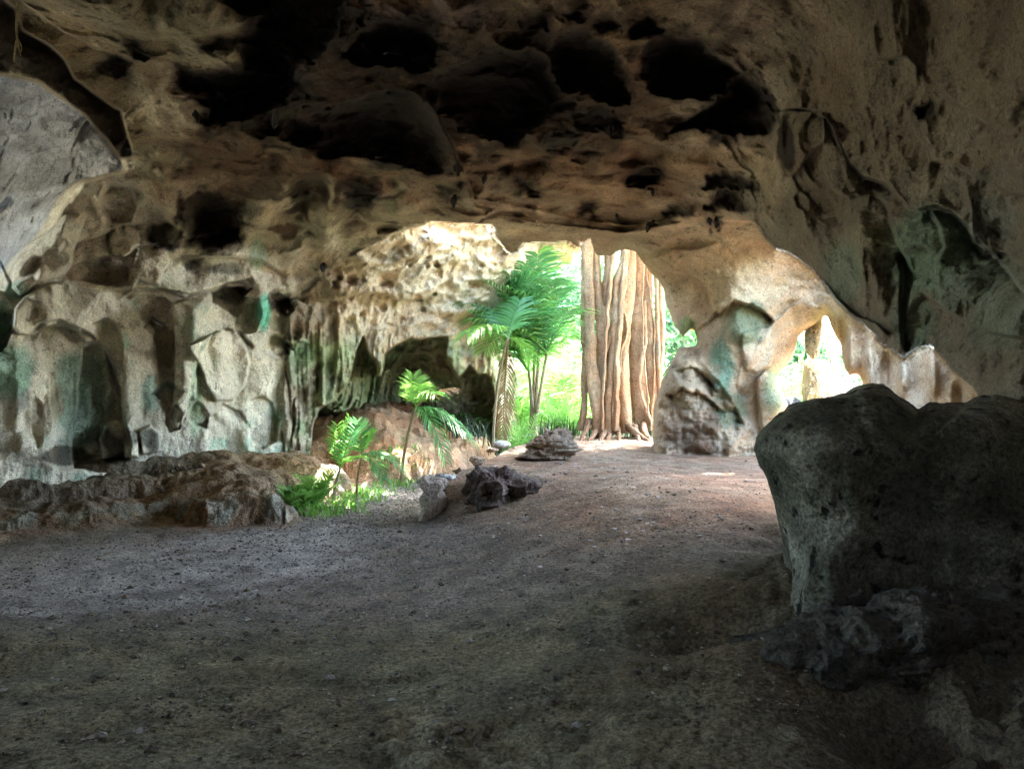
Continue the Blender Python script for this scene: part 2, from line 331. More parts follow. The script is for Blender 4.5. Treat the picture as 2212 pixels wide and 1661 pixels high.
# far right layer
crest([(662,270),(680,272),(699,279),(706,292),(711,304),(719,313)][::-1], -.3, 14)
crest([(716,310),(719,313),(734,301),(752,305),(766,314),(777,322)], .45, 26)
reg([(742,333),(760,328),(772,330),(774,350),(770,365),(757,372),(745,370),(741,350)], -.2, 7, -.12, 8)
reg([(757,378),(765,371),(775,375),(779,388),(784,400),(780,415),(770,440),(762,430),(758,400)], -.3, 6, -.2, 10)
reg([(679,347),(690,346),(700,350),(703,360),(712,372),(722,380),(735,400),(745,420),(762,440),(768,460),(700,460),(650,460),(655,408),(662,382),(672,361)], -.30, 18, -.10, 30, 7)
foot_rock = [(679,347),(690,346),(700,350),(703,360),(712,372),(722,380),(735,400),(745,420),(762,440),(768,460),(700,460),(650,460),(655,408),(662,382),(672,361)]
ix = M.sub(foot_rock, 4); dq, _, _ = polyd(uv[ix], foot_rock); pz = P0[ix]*(12/np.maximum(P0[ix][:, 1:2], 1))
dsp[ix] += sst(dq, 0, 6)*(.30*fbm(pz*2.2, 4, 171, ridged=True)+.28*(worley(pz*np.array([1.8, 1.8, 2.4]), 175)[0]-.5)+.10*fbm(pz*6, 3, 178, ridged=True)*sst(Vv[ix], 385, 410))
crest([(672,372),(690,366),(704,372),(720,392)], .22, 9); crest([(664,396),(684,388),(706,396),(728,414)], .25, 9)
crest([(770,325),(785,310),(800,298),(820,292),(832,296)], -.10, 16); crest([(640,262),(672,250),(700,248),(720,240)], -.15, 14)
for (x0, y0, x1, y1, a) in [(845,335,855,375,-.3),(838,320,850,350,.25),(868,345,872,385,-.25),(882,352,890,388,.25),(900,365,905,390,-.22),(925,365,940,395,-.25),(955,385,965,405,.2)]: ell((x0+x1)/2, (y0+y1)/2, 6, (y1-y0)/2+4, a, 3)
for _ in range(30): ell(rng.uniform(660, 980), rng.uniform(240, 440), rng.uniform(6, 16), rng.uniform(6, 20), rng.uniform(-.16, .16))

# --- rock grain over everything, in metres
P1 = D*(r+dsp)[:, None]
wp = P1+np.stack([fbm(P1*.9, 2, 31), fbm(P1*.9, 2, 35), fbm(P1*.9, 2, 39)], 1)*.45
wallness = sst(-(P1[:, 0]+1.5)*1.0, 0, 2)*sst(P1[:, 2]*-1, -2.4, -1.)
isF = (lay == 1); isA = (lay == 2)
sc = np.where(isA[:, None], np.array([1.6, 1.6, .7]), np.where(isF[:, None], np.array([2.0, 2.0, 1.7]), np.array([.95, .95, .95])*(1+wallness[:, None]*np.array([.15, .15, -.2]))))
f1, f2 = worley(wp*sc, 3)
scal = (f1-.55)                                  # ridges where cells meet stand out
amp = np.where(isA, .38, np.where(isF, .22, .3-.02*wallness))
frame_k = np.where(inb, 1, 1.5)
dsp -= amp*frame_k*scal*1.2*-1*-1
f1b, _ = worley(wp*np.where(isF | isA, 5.2, 2.9)[:, None]*np.array([1, 1, .8]), 13)
dsp -= np.where(isF, .16, np.where(isA, .16, .055))*(f1b-.5)
rf_ = (lay == 0)*(1-wallness)
dsp -= rf_*(.16*fbm(wp*np.array([1.3, 1.3, 1.3]), 4, 111, ridged=True)+.05*(worley(wp*6.5, 117)[0]-.5))
dsp += .06*fbm(P1*2.7, 3, 51)+np.where(isF | isA, .07, .03)*fbm(P1*9, 3, 61)
# drips on the low shelf and in the alcove
dr = fbm(P1*np.array([4.5, 4.5, .6]), 3, 71, ridged=True)
dk = np.where(isA, .32, 0)+np.where(isF, .22*sst(Vv, 318, 345), 0)+.035*wallness*(lay == 0)*sst(Vv, 330, 380)+.10*isF*sst(-U, -380, -330)
dsp -= dk*dr
rt = r+dsp*np.where(inb, 1, .8)
low = sst(Vv, 300, 420)
# --- openings
H1 = [(584,249),(579,252),(575,261),(562,267),(542,272),(528,280),(519,292),(514,304),(508,314),(502,326),(508,345),(516,365),(522,390),(520,410),(522,436),(524,460),(655,460),(653,439),(654,408),(662,380),(668,368),(672,361),(679,347),(690,346),(697,346),(697,338),(693,325),(688,331),(684,336),(679,331),(672,320),(666,304),(664,289),(659,281),(650,272),(642,261),(636,251),(626,248),(617,251),(611,256),(596,255),(590,253)]
H2 = [(824,315),(816,322),(805,330),(799,335),(796,345),(794,354),(789,363),(779,372),(775,378),(779,387),(782,394),(788,403),(787,412),(779,422),(779,440),(862,440),(862,382),(858,374),(850,375),(845,367),(842,356),(840,343),(835,335),(831,325),(827,315)]
dF0, _, _ = polyd(np.where(inb[:, None], uv, -999.), Fpoly); sm = (uv0[:, 0] > 425) & (uv0[:, 0] < 600) & (uv0[:, 1] < 264) & (dF0 < 0)
rt[sm] += .22*np.exp(dF0[sm]/2)
keep = np.ones(len(r), bool); uvn = uv0.copy()
def hole(poly, rim=.45, rw=5., flange=1.3):
    global keep
    ix = M.sub(poly, 30); w = wob[ix]*.55; q = uv0[ix]+w
    d, near, _ = polyd(q, poly)          # + inside the hole
    out = d <= 0
    rt[ix[out]] += rim*np.exp(d[out]/rw)
    cut = 2.3*st; mid = (d > 0) & (d <= cut)
    k = ix[mid]; tgt = near[mid]-w[mid]; t = (d[mid]/cut)
    uvn[k] = tgt; rt[k] += rim+flange*t
    keep[ix[d > cut]] = False
hole(H1); hole(H2, .35, 4, .7)
# openings the picture does not show but whose light it does: one to the left, one behind to the left
def hole_dir(a0, a1, e0, e1, k):
    global keep
    c = ((a0+a1)/2, (e0+e1)/2); x = (az-c[0])/((a1-a0)/2); y = (ee-c[1])/((e1-e0)/2)
    q = np.sqrt(x*x+y*y)+.18*vnoise(np.stack([az*6, ee*6, az*0], 1), k)
    keep &= ~((q < 1))
    rt[:] += .8*np.exp(-np.maximum(q-1, 0)*5)*(q >= 1)*(q < 2.5)
for h in HOLES: hole_dir(*h)
# rebuild directions (hole rims moved)
Dn = D.copy(); mv = (uvn != uv0).any(1); Dn[mv, 0] = (uvn[mv, 0]-512)/F_; Dn[mv, 1] = 1; Dn[mv, 2] = (384-uvn[mv, 1])/F_
V = Dn*rt[:, None]; V[:, 2] += EYE
G = gridfaces(nr, nc, True)
kk = keep[G].all(1); G = G[kk]

# --- colour of the rock, with some light and shade put in
def colour(P1, V):
    n = fbm(P1*.8, 4, 81); n2 = fbm(P1*3.5, 4, 91); n3 = fbm(P1*1.6+5, 4, 95)
    base = np.tile(np.array([.33, .27, .20]), (len(P1), 1))
    def mix(c, k): base[:] = base*(1-k[:, None])+np.array(c)*k[:, None]
    def blob(cx, cy, rx, ry, c, s=1., nz=.5):
        q = np.sqrt(((uv0[:, 0]-cx)/rx)**2+((uv0[:, 1]-cy)/ry)**2)+nz*n2*.7
        mix(c, s*(1-sst(q, .65, 1.15))*inb)
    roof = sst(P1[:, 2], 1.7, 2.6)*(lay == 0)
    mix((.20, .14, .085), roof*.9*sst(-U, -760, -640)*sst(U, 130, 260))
    mix((.165, .14, .10), sst(U, 700, 800)*(lay != 3)*.9)  # dimmer light on the right wall put into its colour
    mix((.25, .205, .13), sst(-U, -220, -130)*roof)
    lw = sst(-U, -330, -280)*(lay == 0)*(1-roof)
    mix((.72, .66, .54), lw)
    mix((.64, .53, .36), ((lay == 1)*1.)*sst(U, 300, 360)*.9)
    mix((.47, .36, .23), (lay == 3)*.85)
    mix((.40, .36, .25), (lay == 2)*.9)
    def pale(pts, c, s_, soft=14):
        ix = M.sub(pts, 30); d, _, _ = polyd(uv[ix], pts); k = sst(d+9*n2[ix], -soft, soft)*s_*(lay[ix] == 0); base[ix] = base[ix]*(1-k[:, None])+np.array(c)*k[:, None]
    pale([(30,215),(62,180),(100,172),(124,160),(150,195),(165,235),(215,258),(270,258),(305,268),(305,305),(0,305),(0,260)], (.66,.60,.49), .95)
    pale([(232,200),(262,192),(290,180),(322,176),(345,188),(362,205),(400,190),(430,196),(440,222),(375,245),(300,290),(262,262),(245,240)], (.46,.40,.28), .8)
    pale([(90,2),(235,0),(240,30),(242,66),(190,66),(150,60),(100,48)], (.33,.29,.19), .8)
    pale([(128,75),(170,88),(200,104),(240,122),(215,128),(150,125),(135,100)], (.40,.35,.25), .8)
    pale([(455,200),(500,196),(560,210),(640,218),(700,205),(760,215),(700,240),(660,268),(610,256),(520,244),(440,224)], (.40,.32,.22), .8)
    pale([(690,142),(730,148),(780,152),(800,180),(770,215),(757,222),(735,160),(690,152)], (.36,.29,.19), .7)
    mix((.42, .44, .45), lw*sst(-U, -70, -10)*sst(-Vv, -300, -200)*.7)  # cool skylight at the far left put into the colour
    # algae
    g = sst(n+.6*n2, .02, .45)
    mix((.25, .40, .29), lw*g*sst(Vv, 255, 330)*.75)
    mix((.22, .33, .16), ((lay == 1)|(lay == 2))*sst(Vv, 325, 350)*sst(n3+.3*n2, -.3, .3)*.7)
    for a in [(80,400,34,55,(.18,.34,.28),.7),(10,372,28,30,(.2,.42,.33),.7),(2,320,10,22,(.25,.52,.36),.7),(264,312,8,20,(.12,.55,.38),.9),(15,290,14,10,(.25,.48,.36),.5),(258,255,10,18,(.3,.5,.36),.5),(150,395,9,22,(.22,.42,.35),.6),(196,400,8,40,(.3,.52,.33),.5),(300,360,14,30,(.3,.48,.34),.4),
              (745,325,24,26,(.13,.17,.10),.85),(722,370,14,34,(.10,.20,.13),.85),(728,410,20,22,(.13,.18,.10),.8),(775,390,12,26,(.2,.3,.17),.7),(790,380,10,20,(.3,.36,.2),.5),(688,325,10,10,(.2,.33,.16),.7),
              (845,270,22,36,(.17,.21,.15),.7),(930,250,50,50,(.16,.23,.16),.75),(915,320,26,30,(.15,.19,.13),.8),(965,285,40,30,(.18,.22,.17),.6),(870,240,24,30,(.22,.22,.15),.5),(1000,300,40,50,(.16,.2,.15),.5),(990,220,30,26,(.17,.19,.17),.5),
              (830,325,22,22,(.5,.45,.2),.6),(370,388,50,30,(.2,.26,.14),.6)]:
        blob(*a[:4], a[4], a[5])
    # brown fuzz and soot-black bat stains, with shade of hollows mixed into the colour
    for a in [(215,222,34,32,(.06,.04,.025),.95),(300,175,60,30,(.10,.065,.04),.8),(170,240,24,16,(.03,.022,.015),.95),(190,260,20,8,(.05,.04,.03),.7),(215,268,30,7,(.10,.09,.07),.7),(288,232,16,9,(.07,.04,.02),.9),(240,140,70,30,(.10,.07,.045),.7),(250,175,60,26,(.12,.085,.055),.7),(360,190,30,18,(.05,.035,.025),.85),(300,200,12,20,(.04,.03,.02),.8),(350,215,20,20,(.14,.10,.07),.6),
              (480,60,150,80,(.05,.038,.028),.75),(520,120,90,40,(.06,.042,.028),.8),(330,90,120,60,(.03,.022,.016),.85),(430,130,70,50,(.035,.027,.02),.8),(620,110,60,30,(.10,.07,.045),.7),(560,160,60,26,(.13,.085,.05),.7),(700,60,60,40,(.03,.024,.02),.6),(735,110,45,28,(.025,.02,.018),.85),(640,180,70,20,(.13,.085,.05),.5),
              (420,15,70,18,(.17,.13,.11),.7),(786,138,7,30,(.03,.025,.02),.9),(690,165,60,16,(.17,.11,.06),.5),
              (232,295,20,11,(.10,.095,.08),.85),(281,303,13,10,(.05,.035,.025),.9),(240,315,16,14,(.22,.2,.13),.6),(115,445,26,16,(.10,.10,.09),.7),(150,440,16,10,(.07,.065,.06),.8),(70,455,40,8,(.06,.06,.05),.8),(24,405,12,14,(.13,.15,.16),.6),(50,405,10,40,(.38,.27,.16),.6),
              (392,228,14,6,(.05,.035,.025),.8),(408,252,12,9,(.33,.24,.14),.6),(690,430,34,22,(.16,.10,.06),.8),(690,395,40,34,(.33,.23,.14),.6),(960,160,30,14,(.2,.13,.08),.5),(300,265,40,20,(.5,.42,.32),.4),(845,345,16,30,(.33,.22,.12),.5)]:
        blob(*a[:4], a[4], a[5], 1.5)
    bandp = [(-80,-20),(14,8),(22,30),(50,46),(66,60),(75,80),(100,98),(122,112),(128,140),(118,165),(105,145),(90,122),(60,94),(35,78),(10,72),(-80,66)]  # overhang underside: its shade put into the colour along with stain
    ix = M.sub(Ppoly, 5); d, _, _ = polyd(uv_p[ix], Ppoly); k = sst(d, 0, 3)*.8; base[ix] = base[ix]*(1-k[:, None])+np.array((.39, .43, .51))*k[:, None]*(1+.2*n3[ix])[:, None]  # bluish skylight put into the colour of the side-passage wall
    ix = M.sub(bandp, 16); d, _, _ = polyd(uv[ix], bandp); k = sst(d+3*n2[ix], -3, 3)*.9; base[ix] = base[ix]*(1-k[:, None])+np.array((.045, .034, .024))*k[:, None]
    for p, a in black+[q_ for q_ in pockets if q_[1] > .28]:  # hollows: bat stain and shade both put into the colour
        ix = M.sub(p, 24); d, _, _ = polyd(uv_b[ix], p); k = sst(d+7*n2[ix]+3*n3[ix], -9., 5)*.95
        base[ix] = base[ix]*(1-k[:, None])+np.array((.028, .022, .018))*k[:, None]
    # pale frost on the crests of bulges
    fr = sst(-n3, -.1, .4)*roof*.5*(base.sum(1) > .25); base[:] = base*(1+fr[:, None]*.7)
    base[:] *= (1+.22*n[:, None])*(1+.28*n2[:, None])
    return np.clip(base, .008, .75)
Vc, Gc, P1c, = None, None, None
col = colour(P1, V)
# the shelf runs on behind the lip, and the far chamber behind the right arch, with open sky between, the arch gap added unseen to light the left wall: cut each seam, lay the hidden strip in
uvi = np.where(inb[:, None], uv, -999.); GA = gridfaces(nr, nc, True); extra = []
for poly, ctrl, sel, deep in ((Fpoly, Fc, (uv0[:, 0] > 425) & (uv0[:, 0] < 600) & (uv0[:, 1] < 264), 30), (Rpoly, Rc, (uv0[:, 0] > ARCH[0]) & (uv0[:, 0] < ARCH[1]) & (uv0[:, 1] < 400), 45)):
    dq, _, _ = polyd(uvi, poly); zone = sel & (dq > -deep) & (dq < 4.5)
    rE = rt.copy(); rE[zone] = rbf(ctrl, uv[zone])+dsp[zone]*.6+.03
    VE = D*rE[:, None]; VE[:, 2] += EYE; GE = GA[zone[GA].all(1)]
    rq = rt[G]; tear = sel[G].all(1) & ((rq.max(1)-rq.min(1)) > .55) & (np.abs(dq[G]).max(1) < 5); G = G[~tear]
    extra.append(compact(VE, GE, (col,)))
V2, G2, col2 = compact(V, G, (col,))
for VE, GE, cE in extra: G2 = np.concatenate([G2, GE+len(V2)]); V2 = np.concatenate([V2, VE]); col2 = np.concatenate([col2, cE])
M_rock = rock_mat('cave_limestone', bumps=((45, .010, 5), (14, .03, 4)), pores=.4, porescale=13, mottle=.26)
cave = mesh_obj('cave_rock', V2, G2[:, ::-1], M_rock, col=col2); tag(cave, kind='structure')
# ------------------------------------------------------------------ ground
BENCH = [(-40, 6.6), (-8, 7.3), (-5.25, 7.75), (-4.73, 8.2), (-4.1, 8.75), (-3.55, 8.3), (-3.08, 8.42), (-2.7, 8.45), (-2.62, 9.4), (-2.55, 10.4), (-2.62, 11.4), (-2.9, 12.3), (-4, 13), (-40, 13)]
BANK = [(-40, 12.6), (-4, 12.6), (-2.9, 12.2), (-2.4, 12.0), (-1.8, 12.15), (-1.3, 12.6), (-.95, 13.4), (-.6, 14.4), (-.3, 16), (-.1, 40), (-40, 40)]
MOUND = [(-1.02, 8.55), (-.9, 9.5), (-.66, 10.5), (-.42, 12), (-.25, 13.3), (.1, 14.2), (.5, 16), (30, 22), (30, -3), (.9, -3), (.5, 3), (.35, 5), (-.1, 6.8)]
def height(x, y):
    q = np.stack([x, y], 1); z3 = np.stack([x, y, x*0], 1)
    w = q+.34*np.stack([fbm(z3*1.9, 5, 201, .6), fbm(z3*1.9+7, 5, 205, .6)], 1)
    h = .05*fbm(z3*.5, 3, 211)+.02*fbm(z3*2.2, 3, 215)
    d, _, _ = polyd(w, BENCH)
    steep = sst(x, -4.6, -3.6)
    hb = steep*((.26+.10*fbm(z3*1.6, 3, 217))*sst(d, -.05, .22)+.16*sst(d, .15, .6)+.12*sst(d, .6, 1.6))+(1-steep)*(.2*sst(d, -.35, .5)+.22*sst(d, .7, 1.0)+.12*sst(d, 1.4, 1.7))
    rough = np.abs(fbm(z3*3.1, 4, 221))
    hb = hb+(d > 0)*(.13*fbm(z3*1.3, 3, 231)+.05*fbm(z3*4.5, 3, 233, ridged=True))+sst(d, .1, .5)*.07*rough-.09*sst(rough, .25, .5)*steep*(d > 0)*(d < .35)
    h = h+hb
    b, _, _ = polyd(w, BANK)
    h = h+.38*sst(b, 0, .35)+.75*sst(b, .2, 2.6)*(1-sst(-x, 3, 5)*.6)+(b > 0)*(.17*fbm(z3*1.5, 4, 241)+.07*fbm(z3*5, 3, 245, ridged=True))*sst(b, 0, .5)
    m, _, _ = polyd(q, MOUND)
    edge = sst(y, 7.6, 9.2)
    hm = .5*((1-edge)*sst(m, -1.2, 2.4)+edge*sst(m, -.12, .25))
    hm = hm*(1-.25*sst(-y, -5, -2.5))+.14*np.exp(-(((x-1.2)/1.1)**2+((y-6.4)/2.2)**2))
    h = h+hm
    # broken rocky ground at the foot of the boulder
    rk = sst(x-(.55+.12*y), 0, 1.1)*sst(-y, -6.2, -4.6)
    f, f2 = worley(z3*2.4+np.stack([rough, rough, rough*0], 1), 251)
    h = h+rk*(.22*(f2-f)-.10+.10*fbm(z3*4, 3, 255))
    pit = np.exp(-(((x-1.55)/.38)**2+((y-3.15)/.42)**2)); h = h-.42*pit*rk
    pit = np.exp(-(((x-1.15)/.45)**2+((y-4.1)/.18)**2)); h = h-.2*pit
    # outside the land drops away a little, then rises as bush
    out = sst(y, 15.5, 18.5)*(x > -.5); h = h-out*.35+sst(y, 26, 60)*3.0
    return h, d, b, m, rk
gv = list(np.arange(391.5, 478, 1.0))+list(np.arange(478, 548, .4))+list(np.arange(548, 800, 1.5))+[810, 830, 860, 900, 960, 1040, 1150, 1400, 1900, 3500]
gy = 1.6*F_/(np.array(gv)-384); gy = np.concatenate([[900, 500, 300], gy])
agf = np.arctan((np.arange(-60, 1085, 1.5)-512)/F_)
AG = np.array([-x for x in grow(-agf[0], .004, pi-.02, 1.06)][::-1]+list(agf)+grow(agf[-1], .004, pi, 1.06))
A2 = np.tile(AG, len(gy)); Y2 = np.repeat(gy, len(AG)); c2 = cosaz(A2)
gx, gyy = np.sin(A2)/c2*Y2, np.cos(A2)/c2*Y2
hz, db, bk, mo, rk = height(gx, gyy)
z3 = np.stack([gx, gyy, gx*0], 1)
near = sst(-gyy, -5.2, -3.6)
lump, _ = worley(z3*5.2+.8*np.stack([fbm(z3*2, 2, 261)]*3, 1), 263)
tr = sst(fbm(z3*.55+3, 2, 267)+.25*(gx > -.6), -.35, .15)
lump2, _ = worley(z3*11+.5*np.stack([fbm(z3*4, 2, 265)]*3, 1), 268)
hz = hz+near*tr*(.15*(.55-lump)+.06*(.5-lump2))+.012*fbm(z3*7, 3, 271)*sst(-gyy, -14, -6)+.006*vnoise(z3*23, 275)*near
foot = sst(.32-np.abs(fbm(z3*.9, 2, 281)), .2, .32)
hz -= .03*near*sst(fbm(z3*1.3, 2, 285), .25, .5)
gc = np.tile(np.array([.22, .19, .15]), (len(gx), 1))
def gm(c, k): gc[:] = gc*(1-k[:, None])+np.array(c)*k[:, None]
nn = fbm(z3*.7, 4, 291); n5 = fbm(z3*4, 3, 295)
path = polyd(np.stack([gx, gyy], 1)+.5*np.stack([nn, n5], 1), [(-9, 4.6), (-3.2, 5.2), (-1.3, 6.5), (-1.2, 8.6), (-1.0, 10.4), (-.7, 12), (-1.4, 12.6), (-2.3, 11.6), (-2.2, 9.6), (-2.3, 8.2), (-5, 7), (-9, 6.6)])[0]
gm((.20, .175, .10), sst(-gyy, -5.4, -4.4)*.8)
gm((.43, .405, .37), sst(path, -.5, .6)*.85)  # gravel path, made paler to put a pool of light into the colour
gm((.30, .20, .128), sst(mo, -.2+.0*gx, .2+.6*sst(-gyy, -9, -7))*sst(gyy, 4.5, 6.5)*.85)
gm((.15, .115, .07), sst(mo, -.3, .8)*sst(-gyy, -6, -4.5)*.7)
gm((.30, .205, .125), sst(db, -.5, .1)*.9); gm((.30, .31, .25), sst(db, -.1, .05)*sst(-db, -.35, -.2)*sst(n5, -.2, .2)*.8)
gm((.34, .27, .20), sst(db, .5, 1.2)*sst(gx, -4.6, -3.2)*.6); gm((.16, .15, .12), sst(db, .1, .5)*sst(-gx, 4, 5)*.7)
gm((.44, .265, .14), sst(bk, -.1, .3)*.9); gm((.25, .13, .075), sst(bk, .5, 1.1)*sst(n5, -.4, .2)*.7); gm((.13, .11, .085), sst(bk, 2.0, 3.2)*.8)
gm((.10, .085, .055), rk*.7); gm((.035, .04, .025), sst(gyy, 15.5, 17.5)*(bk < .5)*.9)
gc *= (1+.25*nn+.3*n5)[:, None]
GV = np.stack([gx, gyy, hz], 1)
zb = np.clip(sst(db, -.2, .15)+sst(bk, -.2, .2)*sst(-gyy, -15, -13), 0, 1)[:, None]
q3 = GV*np.array([1, 1, 1.3]); zb = zb*(.28+.6*sst(gx, -3.9, -3.3)*sst(-db, -.5, -.2))[:, None]; GV = GV+zb*(.10*np.stack([fbm(q3*3.2, 4, 501), fbm(q3*3.2, 4, 511), fbm(q3*3.2, 4, 521)*.6], 1)+.035*np.stack([fbm(q3*11, 3, 531), fbm(q3*11, 3, 541), fbm(q3*11, 3, 551)*.6], 1))
GF = gridfaces(len(gy), len(AG), True)
M_soil = rock_mat('earth', bumps=((70, .010, 3), (22, .022, 4)), pores=.22, porescale=30, rough=.95, mottle=.45, mscale=4, spec=.15)
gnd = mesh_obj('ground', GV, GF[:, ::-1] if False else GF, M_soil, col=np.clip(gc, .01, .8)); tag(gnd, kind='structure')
def gz(x, y): return float(height(np.array([float(x)]), np.array([float(y)]))[0][0])
def px(u, v, y): return ((u-512)/F_*y, y, EYE+(384-v)/F_*y)
# ------------------------------------------------------------------ loose rock
def relief(name, outline, y0, T, mat, col, seed=0, back=None, p=2.4, amp=.06, sc=2.2, nr_=60, nt_=140, ridg=.5, stretch=(1, 1, 1), col2=None, parent=None, scal=0.):
    """closed rock: its outline at real distance y0, bulging T metres towards the cave and `back` metres away"""
    back = T if back is None else back
    O = np.array(outline, float); c = O.mean(0)
    x0, x1 = O[:, 0].min(), O[:, 0].max(); 
    th = np.linspace(-pi, pi, nt_, endpoint=False)
    # ray cast outline from its centre
    R = np.zeros(nt_)
    for j in range(len(O)):
        a = O[j]-c; b = O[(j+1) % len(O)]-c
        for k, t in enumerate(th):
            dx, dy = cos(t), sin(t); den = dx*(b[1]-a[1])-dy*(b[0]-a[0])
            if abs(den) < 1e-9: continue
            s = (a[0]*(b[1]-a[1])-a[1]*(b[0]-a[0]))/den; m = (a[0]*dy-a[1]*dx)/den
            if s > 0 and -1e-6 <= m <= 1+1e-6: R[k] = max(R[k], s)
    ph = np.linspace(0, pi, nr_)
    tt = np.sin(ph); tt = np.sign(tt)*np.abs(tt)**.8
    q = (1-np.clip(tt, 0, 1)**p)**(1/p); dep = np.where(ph < pi/2, -T*q, back*q)
    U_ = c[0]+tt[:, None]*R[None]*np.cos(th)[None]; V_ = c[1]+tt[:, None]*R[None]*np.sin(th)[None]
    Y_ = y0+np.repeat(dep[:, None], nt_, 1)
    X = (U_-512)/F_*Y_; Z = EYE+(384-V_)/F_*Y_
    Pt = np.stack([X, Y_, Z], -1).reshape(-1, 3)
    cen = Pt.mean(0); nrm = Pt-cen; nrm /= np.linalg.norm(nrm, axis=1)[:, None]
    S = np.array(stretch)
    n = fbm(Pt*sc*S+seed, 5, 300+seed)*(1-ridg)+ridg*(fbm(Pt*sc*S*1.3+seed, 4, 320+seed, ridged=True)-.2)
    if scal: n = n+scal*((worley(Pt*sc*S+n[:, None]*.5, 340+seed)[0])-.5)
    Pt = Pt+nrm*(n*amp)[:, None]
    cc = np.tile(np.array(col), (len(Pt), 1))
    if col2 is not None:
        k = sst(fbm(Pt*1.7+seed, 4, 350), -.15, .2)[:, None]; cc = cc*(1-k)+np.array(col2)*k
    cc = cc*(1+.3*fbm(Pt*6, 3, 360))[:, None]
    cc = np.clip(cc, .01, .8)
    ctr = Pt.mean(0); base = np.array([ctr[0], ctr[1], Pt[:, 2].min()])
    o = mesh_obj(name, Pt-base, gridfaces(nr_, nt_, True)[:, ::-1], mat, parent, col=cc)
    o.location = base
    return o
M_rough = rock_mat('rough_stone', bumps=((60, .010, 4), (20, .03, 4)), pores=.6, porescale=20)
BO = [(759,452),(763,440),(767,433),(778,419),(790,411),(801,406),(820,400),(836,398),(848,396),(859,389),(873,388),(884,391),(892,396),(905,406),(917,415),(929,409),(947,406),(963,408),(975,402),(993,400),(1010,403),(1030,408),(1090,420),(1160,470),(1190,600),(1150,720),(1000,730),(850,690),(800,660),(788,640),(785,616),(790,593),(790,570),(786,542),(778,514),(771,484),(763,464)]
M_bould = rock_mat('pitted_boulder', bumps=((40, .012, 5), (9, .06, 5)), pores=.9, porescale=7, mottle=.5)
b = relief('boulder', BO, 4.9, 1.0, M_bould, (.20, .195, .15), 3, back=.7, p=3.4, amp=.10, sc=1.5, nr_=220, nt_=440, ridg=.45, col2=(.10, .10, .07), scal=.7)
tag(b, 'huge pitted grey boulder in deep shade at the right, its top at eye level', 'boulder')
b = relief('rock_ledge', [(738,654),(744,645),(750,638),(770,632),(790,622),(850,600),(950,580),(1080,580),(1150,700),(1120,830),(1000,800),(900,742),(868,722),(840,714),(812,699),(785,690),(762,678),(748,668)], 4.2, .75, M_rough, (.085, .075, .058), 9, p=2.2, amp=.2, sc=2.6, nr_=160, nt_=320, ridg=.7)
tag(b, 'low jagged rock ledge jutting out from the foot of the huge shaded boulder', 'rock')
b = relief('rock', [(738,612),(742,604),(750,601),(765,599),(782,601),(788,612),(784,630),(765,630),(745,626)], 4.75, .25, M_rough, (.14, .13, .12), 12, amp=.05, sc=5, nr_=60, nt_=110)
tag(b, 'small black rock wedged against the left foot of the huge boulder', 'rock')
b = relief('rock', [(466,500),(468,486),(472,475),(482,470),(492,468),(505,471),(518,477),(530,481),(539,486),(533,494),(518,500),(504,506),(490,514),(480,519),(468,517)], 8.45, .42, M_rough, (.15, .115, .095), 15, amp=.17, sc=3.6, nr_=110, nt_=220, ridg=.85)
tag(b, 'jagged blackish rock on the earth slope beside the short stone stub', 'rock')
b = relief('rock', [(516,460),(524,452),(532,444),(540,438),(547,433),(557,430),(566,432),(572,437),(577,443),(577,450),(566,455),(552,459),(534,462)], 11.2, .5, M_rough, (.26, .195, .135), 18, amp=.17, sc=3.8, nr_=100, nt_=200, ridg=.85, stretch=(.6, .6, 2.4))
tag(b, 'layered brown rock lying on the slope in front of the tall aerial roots', 'rock')
b = relief('rock_stub', [(419,486),(419,480),(424,477),(436,476),(446,478),(449,482),(446,487),(441,490),(446,496),(447,504),(444,512),(438,520),(432,528),(416,529),(419,517),(422,508),(420,499),(424,492)], 8.35, .16, M_rough, (.66, .57, .46), 21, amp=.04, sc=8, nr_=70, nt_=140, ridg=.6)
tag(b, 'short crumbling pillar of pale stone at the bend of the gravel path', 'stone pillar')
edge = [(430,478,8.75,13,4.5),(447,474,9.1,11,5),(463,469,9.8,10,6),(478,459,11,8,5),(491,447,12.3,6,3),(502,441,13.2,9,4)]
for k, (u, v, y, ru, rv) in enumerate(edge):
    pts = [(u+ru*rng.uniform(.6, 1.25)*cos(t), v+rv*rng.uniform(.6, 1.3)*sin(t)) for t in np.linspace(0, 2*pi, 11)[:-1]]
    b = relief('edging_stone', pts, y, .2, M_rough, (.50, .50, .48) if k in (0, 1, 5) else (.30, .22, .16), 30+k, amp=.06, sc=6, nr_=30, nt_=56, ridg=.7)
    b.location.z -= .02+.02*(k % 3)
    tag(b, ['whitish capstone on top of the short stone stub', 'pale grey stone just right of the stub capstone', 'earthy stone left of the blackish rock on the mound edge', 'brown stone halfway up the mound edge', 'small brown stone near the top of the mound edge', 'pale flat stone at the foot of the thin leaning palm stem'][k], 'stone', 'stones edging the earth mound')
